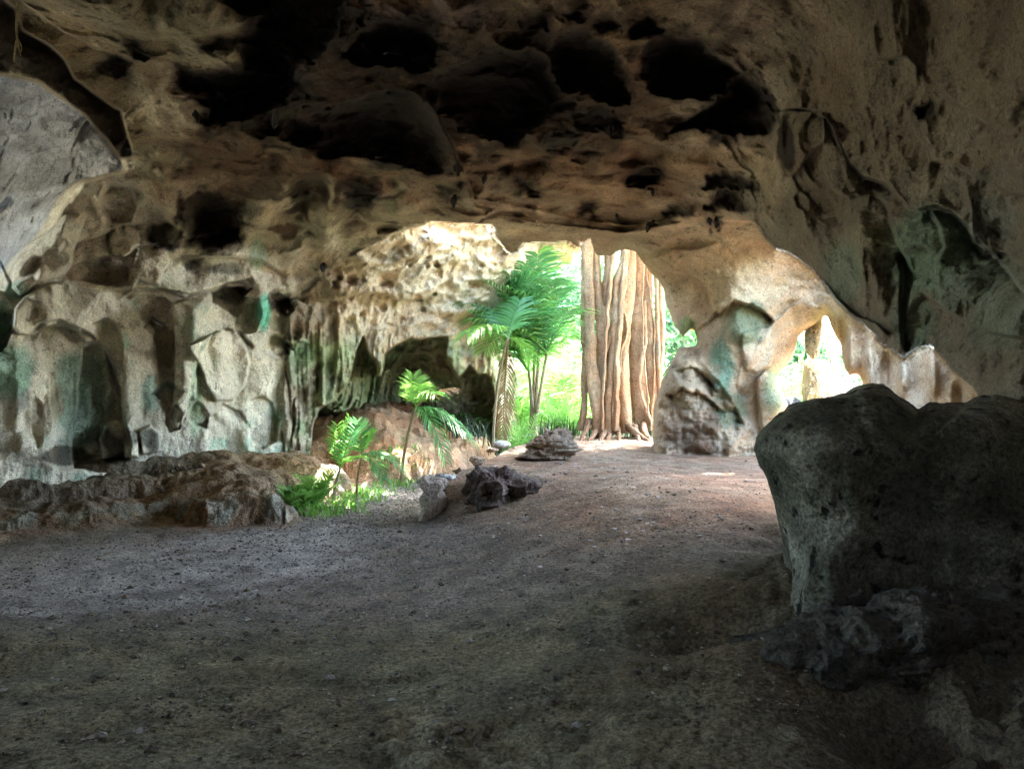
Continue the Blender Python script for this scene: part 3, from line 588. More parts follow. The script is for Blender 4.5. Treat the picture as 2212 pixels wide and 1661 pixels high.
# rocks seen in the small right opening
b = relief('stalactite', [(805,332),(806,316),(812,308),(822,306),(824,318),(821,330),(820,344),(818,356),(813,360),(809,356),(806,346)], 11.9, .25, M_rough, (.42, .38, .24), 50, amp=.06, sc=5, nr_=50, nt_=90); tag(b, 'thick mossy stalactite hanging in the small right opening', 'stalactite')
b = relief('stalagmite', [(804,362),(810,358),(822,360),(830,364),(833,380),(835,402),(838,440),(800,440),(803,410),(802,385)], 12.3, .35, M_rough, (.52, .45, .27), 52, amp=.08, sc=4, nr_=60, nt_=110); tag(b, 'blocky yellowish stalagmite standing in the small right opening', 'stalagmite')
b = relief('rock_slab', [(826,330),(831,322),(835,335),(838,352),(841,375),(849,402),(852,440),(834,440),(832,400),(829,370),(827,350)], 12.9, .25, M_rough, (.40, .38, .30), 54, amp=.06, sc=4, nr_=60, nt_=110); tag(b, 'tall narrow slab of rock at the right of the yellowish stalagmite', 'rock')
b = relief('rock', [(780,400),(790,396),(800,400),(806,408),(806,424),(776,424),(776,410)], 12.4, .3, M_rough, (.25, .26, .27), 56, amp=.05, sc=6, nr_=30, nt_=60); tag(b, 'small bluish grey rock at the sill of the small right opening', 'rock')
# broken stones on the left bench
for k, (u, v, s) in enumerate([(172,456,6),(182,452,5),(166,459,5),(178,460,6),(190,457,5),(196,460,4),(158,461,4),(201,455,4),(186,462,4),(14,478,7)]):
    y = 9.9 if k < 9 else 9.
    pts = [(u+s*rng.uniform(.7, 1.1)*cos(t), v+s*.75*rng.uniform(.7, 1.2)*sin(t)) for t in np.linspace(0, 2*pi, 9)[:-1]]
    x, yy, zz = px(u, v+s*.6, y); b = relief('loose_stone', pts, y, .09, M_rough, (.25, .20, .14), 60+k, amp=.03, sc=9, nr_=22, nt_=40)
    b.location.z = gz(x, y)-.03
    tag(b, 'broken stone in the small heap on the left earth bench' if k < 9 else 'lone stone at the far left end of the earth bench', 'stone', 'broken stones on the earth bench')
# foreground block and rubble at the bottom right
b = relief('stone_block', [(751,724),(762,723),(779,723),(781,738),(780,752),(766,754),(753,751)], 3.25, .06, M_rough, (.42, .30, .17), 80, p=6, amp=.008, sc=12, nr_=40, nt_=80); tag(b, 'square cut tan stone block in the dark hollow at the bottom right', 'stone block')
RB = [(748,762,9),(762,764,11),(778,768,10),(800,764,9),(740,758,6),(822,766,8),(730,700,8),(716,716,9),(738,740,6)]
for k, (u, v, s) in enumerate(RB):
    y = 1.72*F_/(v+s-384)*.98
    pts = [(u+s*rng.uniform(.7, 1.2)*cos(t), v+s*.8*rng.uniform(.7, 1.2)*sin(t)) for t in np.linspace(0, 2*pi, 10)[:-1]]
    b = relief('rubble_stone', pts, y, .06, M_rough, (.30, .23, .15), 90+k, amp=.03, sc=14, nr_=30, nt_=56)
    tag(b, ['jagged tan stone under the square block at the bottom edge', 'largest tan rubble stone under the square block', 'tan rubble stone right of the largest one at the bottom edge', 'dim round stone at the bottom edge right of the block', 'small tan sliver left of the stones under the block', 'rightmost dim stone at the bottom edge', 'dim stone left of the dark hollow, above the others', 'dim stone on the slope left of the dark hollow', 'little stone just left of the square block'][k], 'stone', 'rubble in the dark hollow')

# ------------------------------------------------------------------ gravel and litter
def scatter(name, n, fx, size, cols, flat=.5):
    ico = np.array([(0, 0, 1), (.9, 0, .3), (.28, .85, .2), (-.75, .5, .3), (-.72, -.53, .15), (.3, -.85, .3), (0, 0, -.6)]); fs = np.array([(0, 1, 2), (0, 2, 3), (0, 3, 4), (0, 4, 5), (0, 5, 1), (6, 2, 1), (6, 3, 2), (6, 4, 3), (6, 5, 4), (6, 1, 5)])
    x, y = fx(n); z = height(x, y)[0]; s = size*rng.uniform(.4, 1.5, n)
    a = rng.uniform(0, 2*pi, n); jit = rng.uniform(.6, 1.3, (n, 7, 3))
    v = ico[None]*jit*s[:, None, None]; v[:, :, 2] *= flat
    vx = v[:, :, 0]*np.cos(a)[:, None]-v[:, :, 1]*np.sin(a)[:, None]; vy = v[:, :, 0]*np.sin(a)[:, None]+v[:, :, 1]*np.cos(a)[:, None]
    P = np.stack([vx+x[:, None], vy+y[:, None], v[:, :, 2]+z[:, None]+(s*.12)[:, None]], -1).reshape(-1, 3)
    Fc = (fs[None]+(np.arange(n)*7)[:, None, None]).reshape(-1, 3)
    c = np.array(cols)[rng.integers(0, len(cols), n)]*rng.uniform(.7, 1.3, (n, 1))
    o = mesh_obj(name, P, Fc, M_rough, smooth=False, col=np.repeat(c, 7, 0)); return tag(o, kind='stuff')
def f_path(n):
    t = rng.uniform(0, 1, n)**.7; v = 384+1192/(4.3+t*8.5)*1.0; y = 1192/(v-384); c = np.interp(y, [4, 5, 6.5, 8.6, 10.4, 13], [-3.5, -2.6, -1.9, -1.8, -1.7, -1.6]); w = np.interp(y, [4, 6, 8, 10, 13], [3.4, 2.8, 1.2, .8, .6])
    return c+rng.normal(0, 1, n)*w*.7, y
def f_all(n):
    y = 1192/rng.uniform(75, 380, n); return rng.uniform(-.7, .45, n)*y, y
g = scatter('gravel', 11000, f_path, .013, [(.30, .28, .28), (.22, .21, .22), (.16, .15, .15), (.42, .40, .38)]); g['label'] = 'fine grey gravel along the path'
g = scatter('soil_crumbs', 4500, f_all, .011, [(.20, .16, .11), (.26, .21, .14), (.15, .12, .08), (.36, .32, .25)]); g['label'] = 'crumbs of soil and grit over the cave floor'
g = scatter('pebbles', 420, f_all, .026, [(.22, .18, .13), (.30, .27, .21), (.16, .13, .10), (.36, .33, .29)], .6); g['label'] = 'scattered pebbles and small stones on the cave floor'
def f_mound(n):
    y = rng.uniform(5.5, 13.5, n); return rng.uniform(-.05, .24, n)*y, y
g = scatter('litter_flakes', 420, f_mound, .020, [(.7, .7, .68), (.45, .30, .17), (.35, .22, .12), (.62, .62, .64)], .12); g['label'] = 'pale flakes of shell and leaf litter on the slope'

# ------------------------------------------------------------------ plants
def leaf_mat(name, col, tr=.45, rough=.38, var=.3):
    m, n, b = nt(name); N = n.nodes; L = n.links
    oi = N.new('ShaderNodeNewGeometry'); tc = N.new('ShaderNodeTexCoord')
    x = N.new('ShaderNodeTexNoise'); x.inputs['Scale'].default_value = 2.2; x.inputs['Detail'].default_value = 3; L.new(tc.outputs['Object'], x.inputs['Vector'])
    mr = N.new('ShaderNodeMapRange'); mr.inputs['To Min'].default_value = 1-var; mr.inputs['To Max'].default_value = 1+var
    ad = N.new('ShaderNodeMath'); ad.operation = 'ADD'; L.new(x.outputs['Fac'], ad.inputs[0]); L.new(oi.outputs['Random Per Island'], ad.inputs[1]); mr.inputs['From Min'].default_value = .3; mr.inputs['From Max'].default_value = 1.6; L.new(ad.outputs[0], mr.inputs['Value'])
    vm = N.new('ShaderNodeVectorMath'); vm.operation = 'SCALE'; vm.inputs[0].default_value = col; L.new(mr.outputs[0], vm.inputs['Scale'])
    L.new(vm.outputs[0], b.inputs['Base Color']); b.inputs['Roughness'].default_value = rough; b.inputs['Specular IOR Level'].default_value = .35
    t = N.new('ShaderNodeBsdfTranslucent'); v2 = N.new('ShaderNodeVectorMath'); v2.operation = 'MULTIPLY'; v2.inputs[1].default_value = (1.05, 1.22, .85); L.new(vm.outputs[0], v2.inputs[0]); L.new(v2.outputs[0], t.inputs['Color'])
    mx = N.new('ShaderNodeMixShader'); mx.inputs[0].default_value = tr; L.new(b.outputs[0], mx.inputs[1]); L.new(t.outputs[0], mx.inputs[2])
    L.new(mx.outputs[0], n.nodes['Material Output'].inputs[0]); return m
M_leaf = leaf_mat('palm_leaf', (.21, .40, .11)); M_leaf2 = leaf_mat('palm_leaf_blue_green', (.12, .30, .12)); M_yel = leaf_mat('palm_leaf_yellowing', (.24, .28, .07))
M_dead = leaf_mat('dead_palm_leaf', (.30, .19, .10), .25); M_bush = leaf_mat('bush_leaf', (.09, .17, .085), .5, .5, .5)
M_stem = rock_mat('palm_stem', use_col=False, base=(.28, .24, .14), bumps=((30, .01, 3), (8, .01, 2)), pores=.2, rough=.7)
M_bark = rock_mat('fig_bark', use_col=True, bumps=((28, .012, 4), (7, .03, 3)), pores=.3, porescale=9, rough=.85, mottle=.3)
def tube(pts, rad, ns=8, wob=0., seed=0, cap=True, flute=0., nfl=3):
    P = np.array(pts, float); n = len(P); T = np.gradient(P, axis=0); T /= np.linalg.norm(T, axis=1)[:, None]+1e-9
    ref = np.array([0, 1., .13]) if abs(T[0][1]) < .9 else np.array([1., 0, 0])
    A = np.cross(T, ref); A /= np.linalg.norm(A, axis=1)[:, None]+1e-9; B = np.cross(T, A)
    th = np.linspace(0, 2*pi, ns, endpoint=False); R = np.broadcast_to(np.array(rad, float), (n,))[:, None]*np.ones((1, ns))
    R = R*(1+flute*np.cos(nfl*th[None]+seed+np.linspace(0, 2.5, n)[:, None]))
    V = P[:, None]+R[:, :, None]*(np.cos(th)[None, :, None]*A[:, None]+np.sin(th)[None, :, None]*B[:, None]); V = V.reshape(-1, 3)
    if wob: V = V+wob*np.stack([fbm(V*4+seed, 3, 401), fbm(V*4+seed+5, 3, 405), fbm(V*4+seed, 2, 409)*.3], 1)
    Fc = gridfaces(n, ns, True); return V, Fc
def spline(pts, n):
    P = np.array(pts, float); m = len(P); o = []
    for s in np.linspace(0, m-1-1e-6, n):
        i = int(s); f = s-i; p0, p1, p2, p3 = P[max(i-1, 0)], P[i], P[min(i+1, m-1)], P[min(i+2, m-1)]
        o.append(.5*((2*p1)+(-p0+p2)*f+(2*p0-5*p1+4*p2-p3)*f*f+(-p0+3*p1-3*p2+p3)*f**3))
    return np.array(o)
def frond(p0, p1, p2, wl, n=26, droop=.35, wid=.035, seed=0, bare=.12, vee=.3):
    n = int(n*.68); wid *= 1.5; wl *= 1.12
    """rachis p0-p1-p2, leaflets of length wl both sides"""
    r_ = np.random.default_rng(seed); p0, p1, p2 = map(np.array, (p0, p1, p2)); ts = np.linspace(0, 1, 14)
    Rc_ = np.array([(1-t)**2*p0+2*t*(1-t)*p1+t*t*p2 for t in ts]); L = np.linalg.norm(p2-p0)
    V, Fq = tube(Rc_, np.linspace(.012, .003, 14)*max(L, .6), 4); Vs = [V]; Fs = [Fq]; off = len(V)
    for k in range(n):
        t = bare+(1-bare)*(k+.5)/n
        c = (1-t)**2*p0+2*t*(1-t)*p1+t*t*p2; T = 2*(1-t)*(p1-p0)+2*t*(p2-p1); T = T/np.linalg.norm(T)
        side = np.cross(T, (0, 0, 1.)); nn_ = np.linalg.norm(side); side = side/nn_ if nn_ > .15 else np.array([1., 0, 0]); up = np.cross(side, T)
        ll = wl*(.45+.75*sin(pi*min(1, t*.85+.12)))*r_.uniform(.85, 1.1)
        for s in (-1, 1):
            d = T*(.55+.5*t)+side*s*(1.0)+up*vee+r_.normal(0, .07, 3); d /= np.linalg.norm(d)
            w_ = wid*r_.uniform(.8, 1.15); wv = np.cross(d, up); wv = wv/(np.linalg.norm(wv)+1e-9)
            q = []
            for f, ww in ((0, .35), (.3, 1), (.65, .8), (1, .04)):
                m = c+d*ll*f+np.array([0, 0, -1])*droop*ll*f*f*r_.uniform(.85, 1.15); fold = up*(.25*w_*ww)
                q += [m-wv*w_*ww*.5+fold, m, m+wv*w_*ww*.5+fold]
            Vs.append(np.array(q)); b_ = off; off += 12
            f_ = [(b_+3*i+j, b_+3*i+j+1, b_+3*i+j+4, b_+3*i+j+3) for i in range(3) for j in range(2)]; Fs.append(np.array(f_))
    return np.concatenate(Vs), np.concatenate(Fs)
def palm(name, label, cat, base, stems, group=None):
    """stems: (points, radius, [ (dx,dy,dz end, sag, leaflet, mat, n) ...]) relative to base"""
    e = empty(name, base, label, cat, group); sd_ = rng.integers(1, 9999)
    for pts, rad, fr in stems:
        if pts is not None:
            sp = spline(pts, 12); V, Fq = tube(sp, np.linspace(rad, rad*.7, 12), 8, .006); mesh_obj('stem', V, Fq, M_stem, e); top = np.array(pts[-1])
        else: top = np.zeros(3)
        for f in fr:
            (dx, dy, dz), rise, wl, mt, n = f[:5]; dr_ = f[5] if len(f) > 5 else .35
            d = np.array([dx, dy, dz]); L = np.linalg.norm(d); mid = top+d*.45+np.array([0, 0, rise*L])
            V, Fq = frond(top, mid, top+d, wl, n, dr_, .016+.022*wl, int(sd_)); sd_ += 1
            mesh_obj('frond', V, Fq, mt, e, smooth=False)
    return e
def rel(u, v, y, base): return tuple(np.array(px(u, v, y))-np.array(base))
def fr_to(u0, v0, u1, v1, y, dy, rise, wl, mt, n=26, dr_=.35):
    a = np.array(px(u0, v0, y)); b_ = np.array(px(u1, v1, y+dy)); return (tuple(b_-a), rise, wl, mt, n, dr_)
# small palm beside the bench
y = 10.2; bs = px(333, 500, y)
palm('young_palm', 'young palm with upright comb-like fronds beside the end of the earth bench', 'palm', bs, [([(0, 0, -.05), rel(335, 485, y, bs), rel(340, 468, y, bs)], .022,
  [fr_to(340,468,349,415,y,.05,.03,.20,M_leaf,18,.2), fr_to(340,468,337,424,y,.1,.04,.2,M_leaf,18,.2), fr_to(340,468,356,425,y,-.2,.1,.2,M_leaf2,18,.2), fr_to(340,468,326,440,y,-.1,.2,.18,M_leaf2,14), fr_to(340,468,358,458,y,-.3,.3,.2,M_leaf,18)])])
y = 10.4; bs = px(357, 497, y)
palm('young_palm', 'young palm with two blue-green fronds bowed low to the right over the path', 'palm', bs, [([(0, 0, -.05), rel(357, 478, y, bs), rel(362, 455, y, bs)], .018,
  [fr_to(362,455,402,467,y,-.2,.32,.22,M_leaf2,26,.45), fr_to(362,455,383,478,y,-.2,.38,.2,M_leaf2,22,.3), fr_to(362,455,357,420,y,.1,.05,.22,M_leaf2,20,.15), fr_to(362,455,374,430,y,.1,.15,.2,M_leaf,18), fr_to(362,455,344,441,y,.1,.2,.2,M_leaf,18)])])
y = 12.1; bs = px(401, 482, y)
palm('slender_palm', 'slender palm on the path edge with long fronds drooping to the right', 'palm', bs, [([(0, 0, -.05), rel(403, 460, y, bs), rel(409, 430, y, bs), rel(415, 408, y, bs)], .03,
  [fr_to(415,408,472,440,y,-.2,.32,.33,M_leaf2,34,.55), fr_to(415,408,446,460,y,-.4,.42,.28,M_leaf2,30,.35), fr_to(415,408,452,388,y,.3,.2,.3,M_dead,26,.5), fr_to(415,408,413,374,y,.1,.05,.3,M_leaf,22,.2), fr_to(415,408,420,384,y,-.4,.2,.3,M_leaf,22), fr_to(415,408,437,392,y,-.5,.3,.3,M_leaf,24,.6)])])
y = 14.0; bs = px(493, 441, y)
palm('tall_palm', 'tall thin palm stem under the big dark frond with a dead brown frond hanging', 'palm', bs, [([(0, 0, -.1), rel(494, 420, y, bs), rel(498, 385, y, bs), rel(504, 352, y, bs), rel(508, 338, y, bs)], .03,
  [fr_to(508,338,468,334,y,-.7,.38,.5,M_leaf,38,.55), fr_to(508,338,520,300,y,.5,.1,.5,M_leaf2,30), fr_to(508,338,500,312,y,.8,.2,.5,M_leaf2,30), fr_to(508,338,530,362,y,.2,.35,.45,M_leaf,30), fr_to(508,338,484,352,y,.6,.4,.45,M_leaf,30), fr_to(508,338,502,438,y+.0,.1,-.02,.22,M_dead,40,.9)])])
y = 15.4; bs = px(533, 431, y)
def crown(u, v, y, n, Lpx, seed, mats, lean=0.):
    r_ = np.random.default_rng(seed); o = []
    for k in range(n):
        a = 2*pi*k/n+r_.uniform(-.3, .3); tilt = r_.uniform(.12, 1.1); L = Lpx*y/F_*r_.uniform(.8, 1.15)
        d = (cos(a)*sin(tilt)*L-lean*L, sin(a)*sin(tilt)*L*.8, (cos(tilt)-.15)*L); o.append((d, r_.uniform(.12, .3), L*.42, mats[r_.integers(0, len(mats))], 28, .5))
    return o
ST = []
for k, (u, v, dy) in enumerate([(529,372,.1),(540,336,0),(547,352,-.2),(535,318,.3)]):
    ST.append(([(.03*k-.06, 0, -.05), rel(533+(u-533)*.35, 405, y+dy*.5, bs), rel(u, v, y+dy, bs)], .045, crown(u, v, y, 9, 84 if k != 3 else 84, 500+k, [M_leaf, M_leaf, M_leaf2] if k == 2 else [M_leaf, M_leaf, M_leaf2], .3)))
palm('clump_palm', 'big bright green clumping palm filling the left of the cave mouth', 'palm', bs, ST)
for k, (u, v, y, hp, n, lab) in enumerate([(560,395,17.5,95,9,'palm behind the big clump, left of the aerial roots'),(575,385,19,70,9,'palm close behind the aerial roots, fronds dropping left of them'),(520,400,17.2,60,8,'low palm left of and behind the big clump'),(600,390,22,110,9,'palm right behind the aerial roots, outside the cave'),(672,395,19,70,9,'palm glimpsed between the aerial roots and the rock foot'),(548,360,23,120,10,'tall palm farther out behind the big clump'),(790,395,17,55,8,'palm glimpsed through the small right opening'),(532,380,20,90,10,'palm close behind the clump to its left'),(565,350,26,120,10,'tallest palm far behind, seen over the clump'),(585,400,24,60,9,'low palm far behind, just left of the roots')]):
    x, yy, _ = px(u, v, y); g0 = gz(x, y); hh = hp*y/F_*.45
    palm('palm', lab, 'palm', (x, y, g0), [([(0, 0, -.1), (.1, 0, hh*.5), (.05, .1, hh)], .06, crown(0, 0, y, n, 70, 600+k, [M_leaf, M_leaf, M_leaf2]))], 'palms outside the cave mouth')
for k, (u, v, y, lab) in enumerate([(512,432,14.4,'low seedling palm with upright fronds between the tall thin stem and the clump'),(522,428,14.9,'seedling palm at the left foot of the clumping palm'),(556,428,15.8,'fern-like seedling right of the clumping palm stems'),(574,427,16,'fern-like seedling touching the left side of the aerial roots')]):
    x, yy, zz = px(u, v, y); g0 = gz(x, y)
    palm('seedling_palm', lab, 'palm', (x, y, g0), [(None, 0, [((cos(a)*.35, sin(a)*.35, q), .15, .2, M_leaf, 20, .3) for a, q in [(0, .7), (1, .5), (2, .8), (3, .55), (4, .75), (5.2, .5), (.6, .95)]])], 'seedlings at the cave mouth')
# fern tuft at the bench corner
for k, (u, v, y, s, lab) in enumerate([(300,512,9.2,.42,'bright green fern tuft at the foot of the bench corner, nearest the camera'),(313,503,9.7,.36,'bright fern tuft behind the nearest one at the bench corner'),(318,490,9.9,.5,'arching green frond tuft climbing the bench corner'),(291,518,8.9,.26,'smallest fern tuft at the left under the bench corner')]):
    x, yy, zz = px(u, v, y)
    palm('fern', lab, 'fern', (x, y, gz(x, y)), [(None, 0, [((cos(a)*s*.6, sin(a)*s*.5, s*q), .2, s*.34, M_leaf, 16, .2) for a, q in [(0, .6), (1.1, .9), (2.2, .7), (3.1, .8), (4.2, .5), (5.3, .7), (.5, 1.0)]])], 'ferns at the bench corner')
# low ground plants
def f_grass(n):
    k = rng.integers(0, 3, n); cx = np.array([-2.15, -2.35, -1.9])[k]; cy_ = np.array([10.7, 9.6, 12.2])[k]; return cx+rng.normal(0, .22, n), cy_+rng.normal(0, .4, n)
def blades(name, n, fx, h, mat, lab):
    x, y = fx(n); z = height(x, y)[0]; a = rng.uniform(0, 2*pi, n); hh = h*rng.uniform(.4, 1.3, n); w_ = .012
    V = np.zeros((n, 5, 3)); c, s = np.cos(a), np.sin(a); lean = rng.uniform(.1, .9, n)*hh
    for j, (f, ww) in enumerate(((0, 1), (0, -1), (.55, 1), (.55, -1), (1, 0))):
        V[:, j, 0] = x+s*w_*ww+c*lean*f*f; V[:, j, 1] = y-c*w_*ww+s*lean*f*f; V[:, j, 2] = z+hh*f
    b_ = (np.arange(n)*5)[:, None]
    o = mesh_obj(name, V.reshape(-1, 3), [b_+np.array([[0, 1, 3, 2]]), b_+np.array([[2, 3, 4]])], mat, smooth=False); tag(o, kind='stuff'); o['label'] = lab; return o
blades('grass', 700, f_grass, .10, M_leaf, 'thin grass along the path edge')
def f_out(n): y = rng.uniform(15.2, 26, n); return rng.uniform(-.12, .6, n)*y, y
M_under = leaf_mat('undergrowth_leaf', (.04, .07, .035), .3)
blades('undergrowth', 9000, f_out, .45, M_under, 'leafy undergrowth outside the cave mouth')

# ------------------------------------------------------------------ fig tree with aerial roots
by = 15.3; bx = px(620, 428, by)[0]; bb = (bx, by, .35)
fig = empty('fig_tree', bb, 'fig tree of many tall tan aerial roots fused side by side in the cave mouth', 'tree')
RT = [([(585,200),(585,376),(585,402),(580,430)],.07,.0),([(590,150),(588,252),(589,300),(591,360),(597,405),(600,436)],.115,-.1),([(600,150),(596,254),(598,298),(603,345),(603,400),(604,432)],.10,0),([(612,150),(609,256),(604,290),(601,317),(600,360),(596,430)],.08,.12),
 ([(630,150),(625,251),(617,283),(615,322),(611,361),(609,400),(608,432)],.10,-.12),([(632,150),(626,256),(622,298),(619,330),(617,361),(616,430)],.055,-.22),([(630,200),(627,290),(625,320),(623,361),(624,400),(628,432)],.13,.05),
 ([(640,150),(637,254),(636,298),(637,361),(642,434)],.17,.30),([(648,150),(648,272),(648,306),(651,361),(656,424)],.10,.2),([(657,150),(656,280),(657,330),(659,400),(660,430)],.045,.1),([(663,150),(661,283),(662,330),(661,384),(660,430)],.055,.25),
 ([(606,220),(607,300),(606,340),(609,400),(612,434)],.06,.35),([(644,300),(645,340),(640,380),(646,410),(660,436)],.035,.05),([(612,300),(611,330),(605,360),(606,380)],.035,-.15),([(621,300),(627,330),(621,350)],.03,-.1)]+[([(u, 150), (u+rng.uniform(-6, 6), 260), (u+rng.uniform(-8, 8), 330), (u+rng.uniform(-10, 10), 430)], rng.uniform(.012, .035), rng.uniform(-.3, .1)) for u in (594, 610, 624, 641, 652)]
for k, (pp, rad, dy) in enumerate(RT):
    pts = [px(u, v, by+dy) for u, v in pp]; sp = spline(pts, 60); zz = sp[:, 2]-.4
    rr = rad*(1+1.0*np.exp(-np.maximum(zz, 0)/.22)*(.8 if pp[-1][1] > 420 else 0))*(1+.12*np.sin(np.linspace(0, 9, 60)+k))
    V, Fq = tube(sp, rr, 20, .034, k*3.1, flute=.13, nfl=2+k % 3)
    V = V+.012*np.stack([fbm(V*np.array([22, 22, 4])+k, 3, 461)]*3, 1)*rad/.08
    V = V-np.array(bb); cc = np.tile(np.array([.31, .20, .11]), (len(V), 1)); q = fbm((V+k*7)*np.array([6, 6, 1.2]), 4, 431); p_ = fbm(V*2.2+k, 3, 437)
    cc = cc*(1+.35*q+.2*p_)[:, None]; m = sst(p_, .25, .4)[:, None]; cc = cc*(1-m*.7)+np.array([.38, .26, .15])*m*.7
    mesh_obj('aerial_root', V, Fq, M_bark, fig, col=np.clip(cc, .02, .8))
for k, (u0, v0, u1, v1) in enumerate([(600,426,586,438),(606,428,598,442),(626,424,652,437),(616,428,622,440),(610,430,606,441),(590,420,578,434),(642,424,650,434),(634,426,640,439)]):
    a = px(u0, v0, by-.05); b_ = px(u1, v1, by-.75); b_ = (b_[0], b_[1], gz(b_[0], b_[1])-.05); mid = tuple((np.array(a)*.4+np.array(b_)*.6)+np.array([0, 0, -.02]))
    sp = spline([a, mid, b_], 14); V, Fq = tube(sp, np.linspace(.075, .02, 14), 10, .05, k+40.); V = V-np.array(bb)
    mesh_obj('buttress_root', V, Fq, M_bark, fig, col=np.tile((.20, .12, .07), (len(V), 1)))
# leafy crown of the fig, unseen above the roof of the cave, spread out to block the sun
def leafcloud(name, center, rad, n, size, mat, parent, seed, lobes=9):
    r_ = np.random.default_rng(seed); cs = r_.normal(0, .5, (lobes, 3)); cs /= np.maximum(1, np.linalg.norm(cs, axis=1))[:, None]; ls = r_.uniform(.25, .55, lobes)
    k = r_.integers(0, lobes, n); d = r_.normal(0, 1, (n, 3)); d /= np.linalg.norm(d, axis=1)[:, None]; P = (cs[k]+d*(ls[k]*r_.uniform(.3, 1, n)**.4)[:, None])*np.array(rad)+np.array(center)
    a = r_.normal(0, 1, (n, 3)); a /= np.linalg.norm(a, axis=1)[:, None]; b_ = np.cross(a, r_.normal(0, 1, (n, 3))); b_ /= np.linalg.norm(b_, axis=1)[:, None]; s = size*r_.uniform(.6, 1.4, n)[:, None]
    V = np.stack([P-a*s, P+b_*s*.45, P+a*s, P-b_*s*.45], 1).reshape(-1, 3)
    return mesh_obj(name, V, np.arange(n*4).reshape(-1, 4), mat, parent, smooth=False)
leafcloud('crown', (.5, -.5, 6.1), (5, 3.4, 1.6), 10500, .17, M_bush, fig, 71, 20)
TR = [(540,27,5.5,6),(575,31,7.5,7),(610,29,8,7),(650,26,6.0,6),(685,24,5,5),(508,36,9,8),(790,30,4,5)]; TR.append((None, (6.6, 11.6), 8.6, 6.4))  # last one unseen, added to block sun through the arch gap
LB = ['leafy tree beyond the clumping palm, left of the sky gap','tree with a broad crown far behind the aerial roots','tall tree farthest behind the tan aerial roots','tree seen right of the aerial roots','low tree seen in the gap above the rock foot','tall tree at the left behind the palms','low distant tree seen through the small right opening','unseen tree added above the right arch to block the sun, outside the cave']
for k, ((u, y, h_, rw), lab) in enumerate(zip(TR, LB)):
    x, y = y if u is None else ((u-512)/F_*y, y); g0 = gz(x, y); e = empty('tree', (x, y, g0), lab, 'tree', 'trees outside the cave')
    V, Fq = tube(spline([(0, 0, -.2), (.2, .1, h_*.4), (-.1, 0, h_*.8) if u else (-1.6, -2.3, h_*.74)], 12), np.linspace(.22, .08, 12), 9, .05, k); mesh_obj('trunk', V, Fq, M_stem, e)
    leafcloud('crown', (0, 0, h_*.58) if u else (-1.3, -1.7, h_*.76), (rw*.5, rw*.45, h_*.52) if u else (3.4, 3.4, 1.3), 2800 if u else 12000, .17 if u else .27, M_bush, e, 80+k, 16)

# ------------------------------------------------------------------ root hanging from the roof, bats
def surf(u, v):
    k = np.argmin((uvn[:, 0]-u)**2+(uvn[:, 1]-v)**2); return V_shell[k]
V_shell = np.concatenate([(Dn*rt[:, None])[:, :2], (Dn*rt[:, None])[:, 2:]+EYE], 1)
hr = empty('hanging_root', px(17, 0, 6.0), 'pale root hanging down from the roof at the top left corner, forked at its tip', 'root')
hl = np.array(hr.location)
for k, (pp, ra) in enumerate([([(14,-90),(16,-20),(17,10),(17,30),(18,42)],.018),([(18,40),(15,50),(14,62)],.012),([(18,40),(19,48),(22,56)],.008),([(17,38),(21,46),(21,52)],.007)]):
    sp = spline([px(u, v, 6.0) for u, v in pp], 16); V, Fq = tube(sp-hl, np.linspace(ra, ra*.45, 16), 6, .012, k)
    mesh_obj('root_strand', V, Fq, M_bark, hr, col=np.tile((.40, .34, .22), (len(V), 1)))
mb, nb, bb_ = nt('bat_fur'); bb_.inputs['Base Color'].default_value = (.018, .014, .011, 1); bb_.inputs['Roughness'].default_value = .8
def bat_mesh():
    Vs = []; Fs = []; off = 0
    prof = [(0, .004), (-.012, .012), (-.03, .020), (-.055, .024), (-.075, .020), (-.088, .013), (-.098, .015), (-.108, .013), (-.118, .004)]
    V, Fq = tube([(0, 0, z) for z, _ in prof], [r_ for _, r_ in prof], 10); Vs.append(V); Fs.append(Fq); off += len(V)
    for s in (-1, 1):                                     # folded wings wrap the flanks, ears point down
        w_ = np.array([(s*.006, -.012, -.01), (s*.030, -.004, -.035), (s*.034, .006, -.062), (s*.020, .016, -.092), (s*.006, .020, -.10), (s*.010, -.022, -.05), (s*.008, -.020, -.085)])
        Vs.append(w_); Fs.append(np.array([(0, 1, 2, 5), (5, 2, 3, 6), (6, 3, 4, 4)])+off); off += 7
        e_ = np.array([(s*.004, -.006, -.108), (s*.013, -.004, -.106), (s*.012, .002, -.128), (s*.006, .004, -.11)]); Vs.append(e_); Fs.append(np.array([(0, 1, 2, 3)])+off); off += 4
    return np.concatenate(Vs), np.concatenate(Fs)
BV, BF = bat_mesh(); bt = None
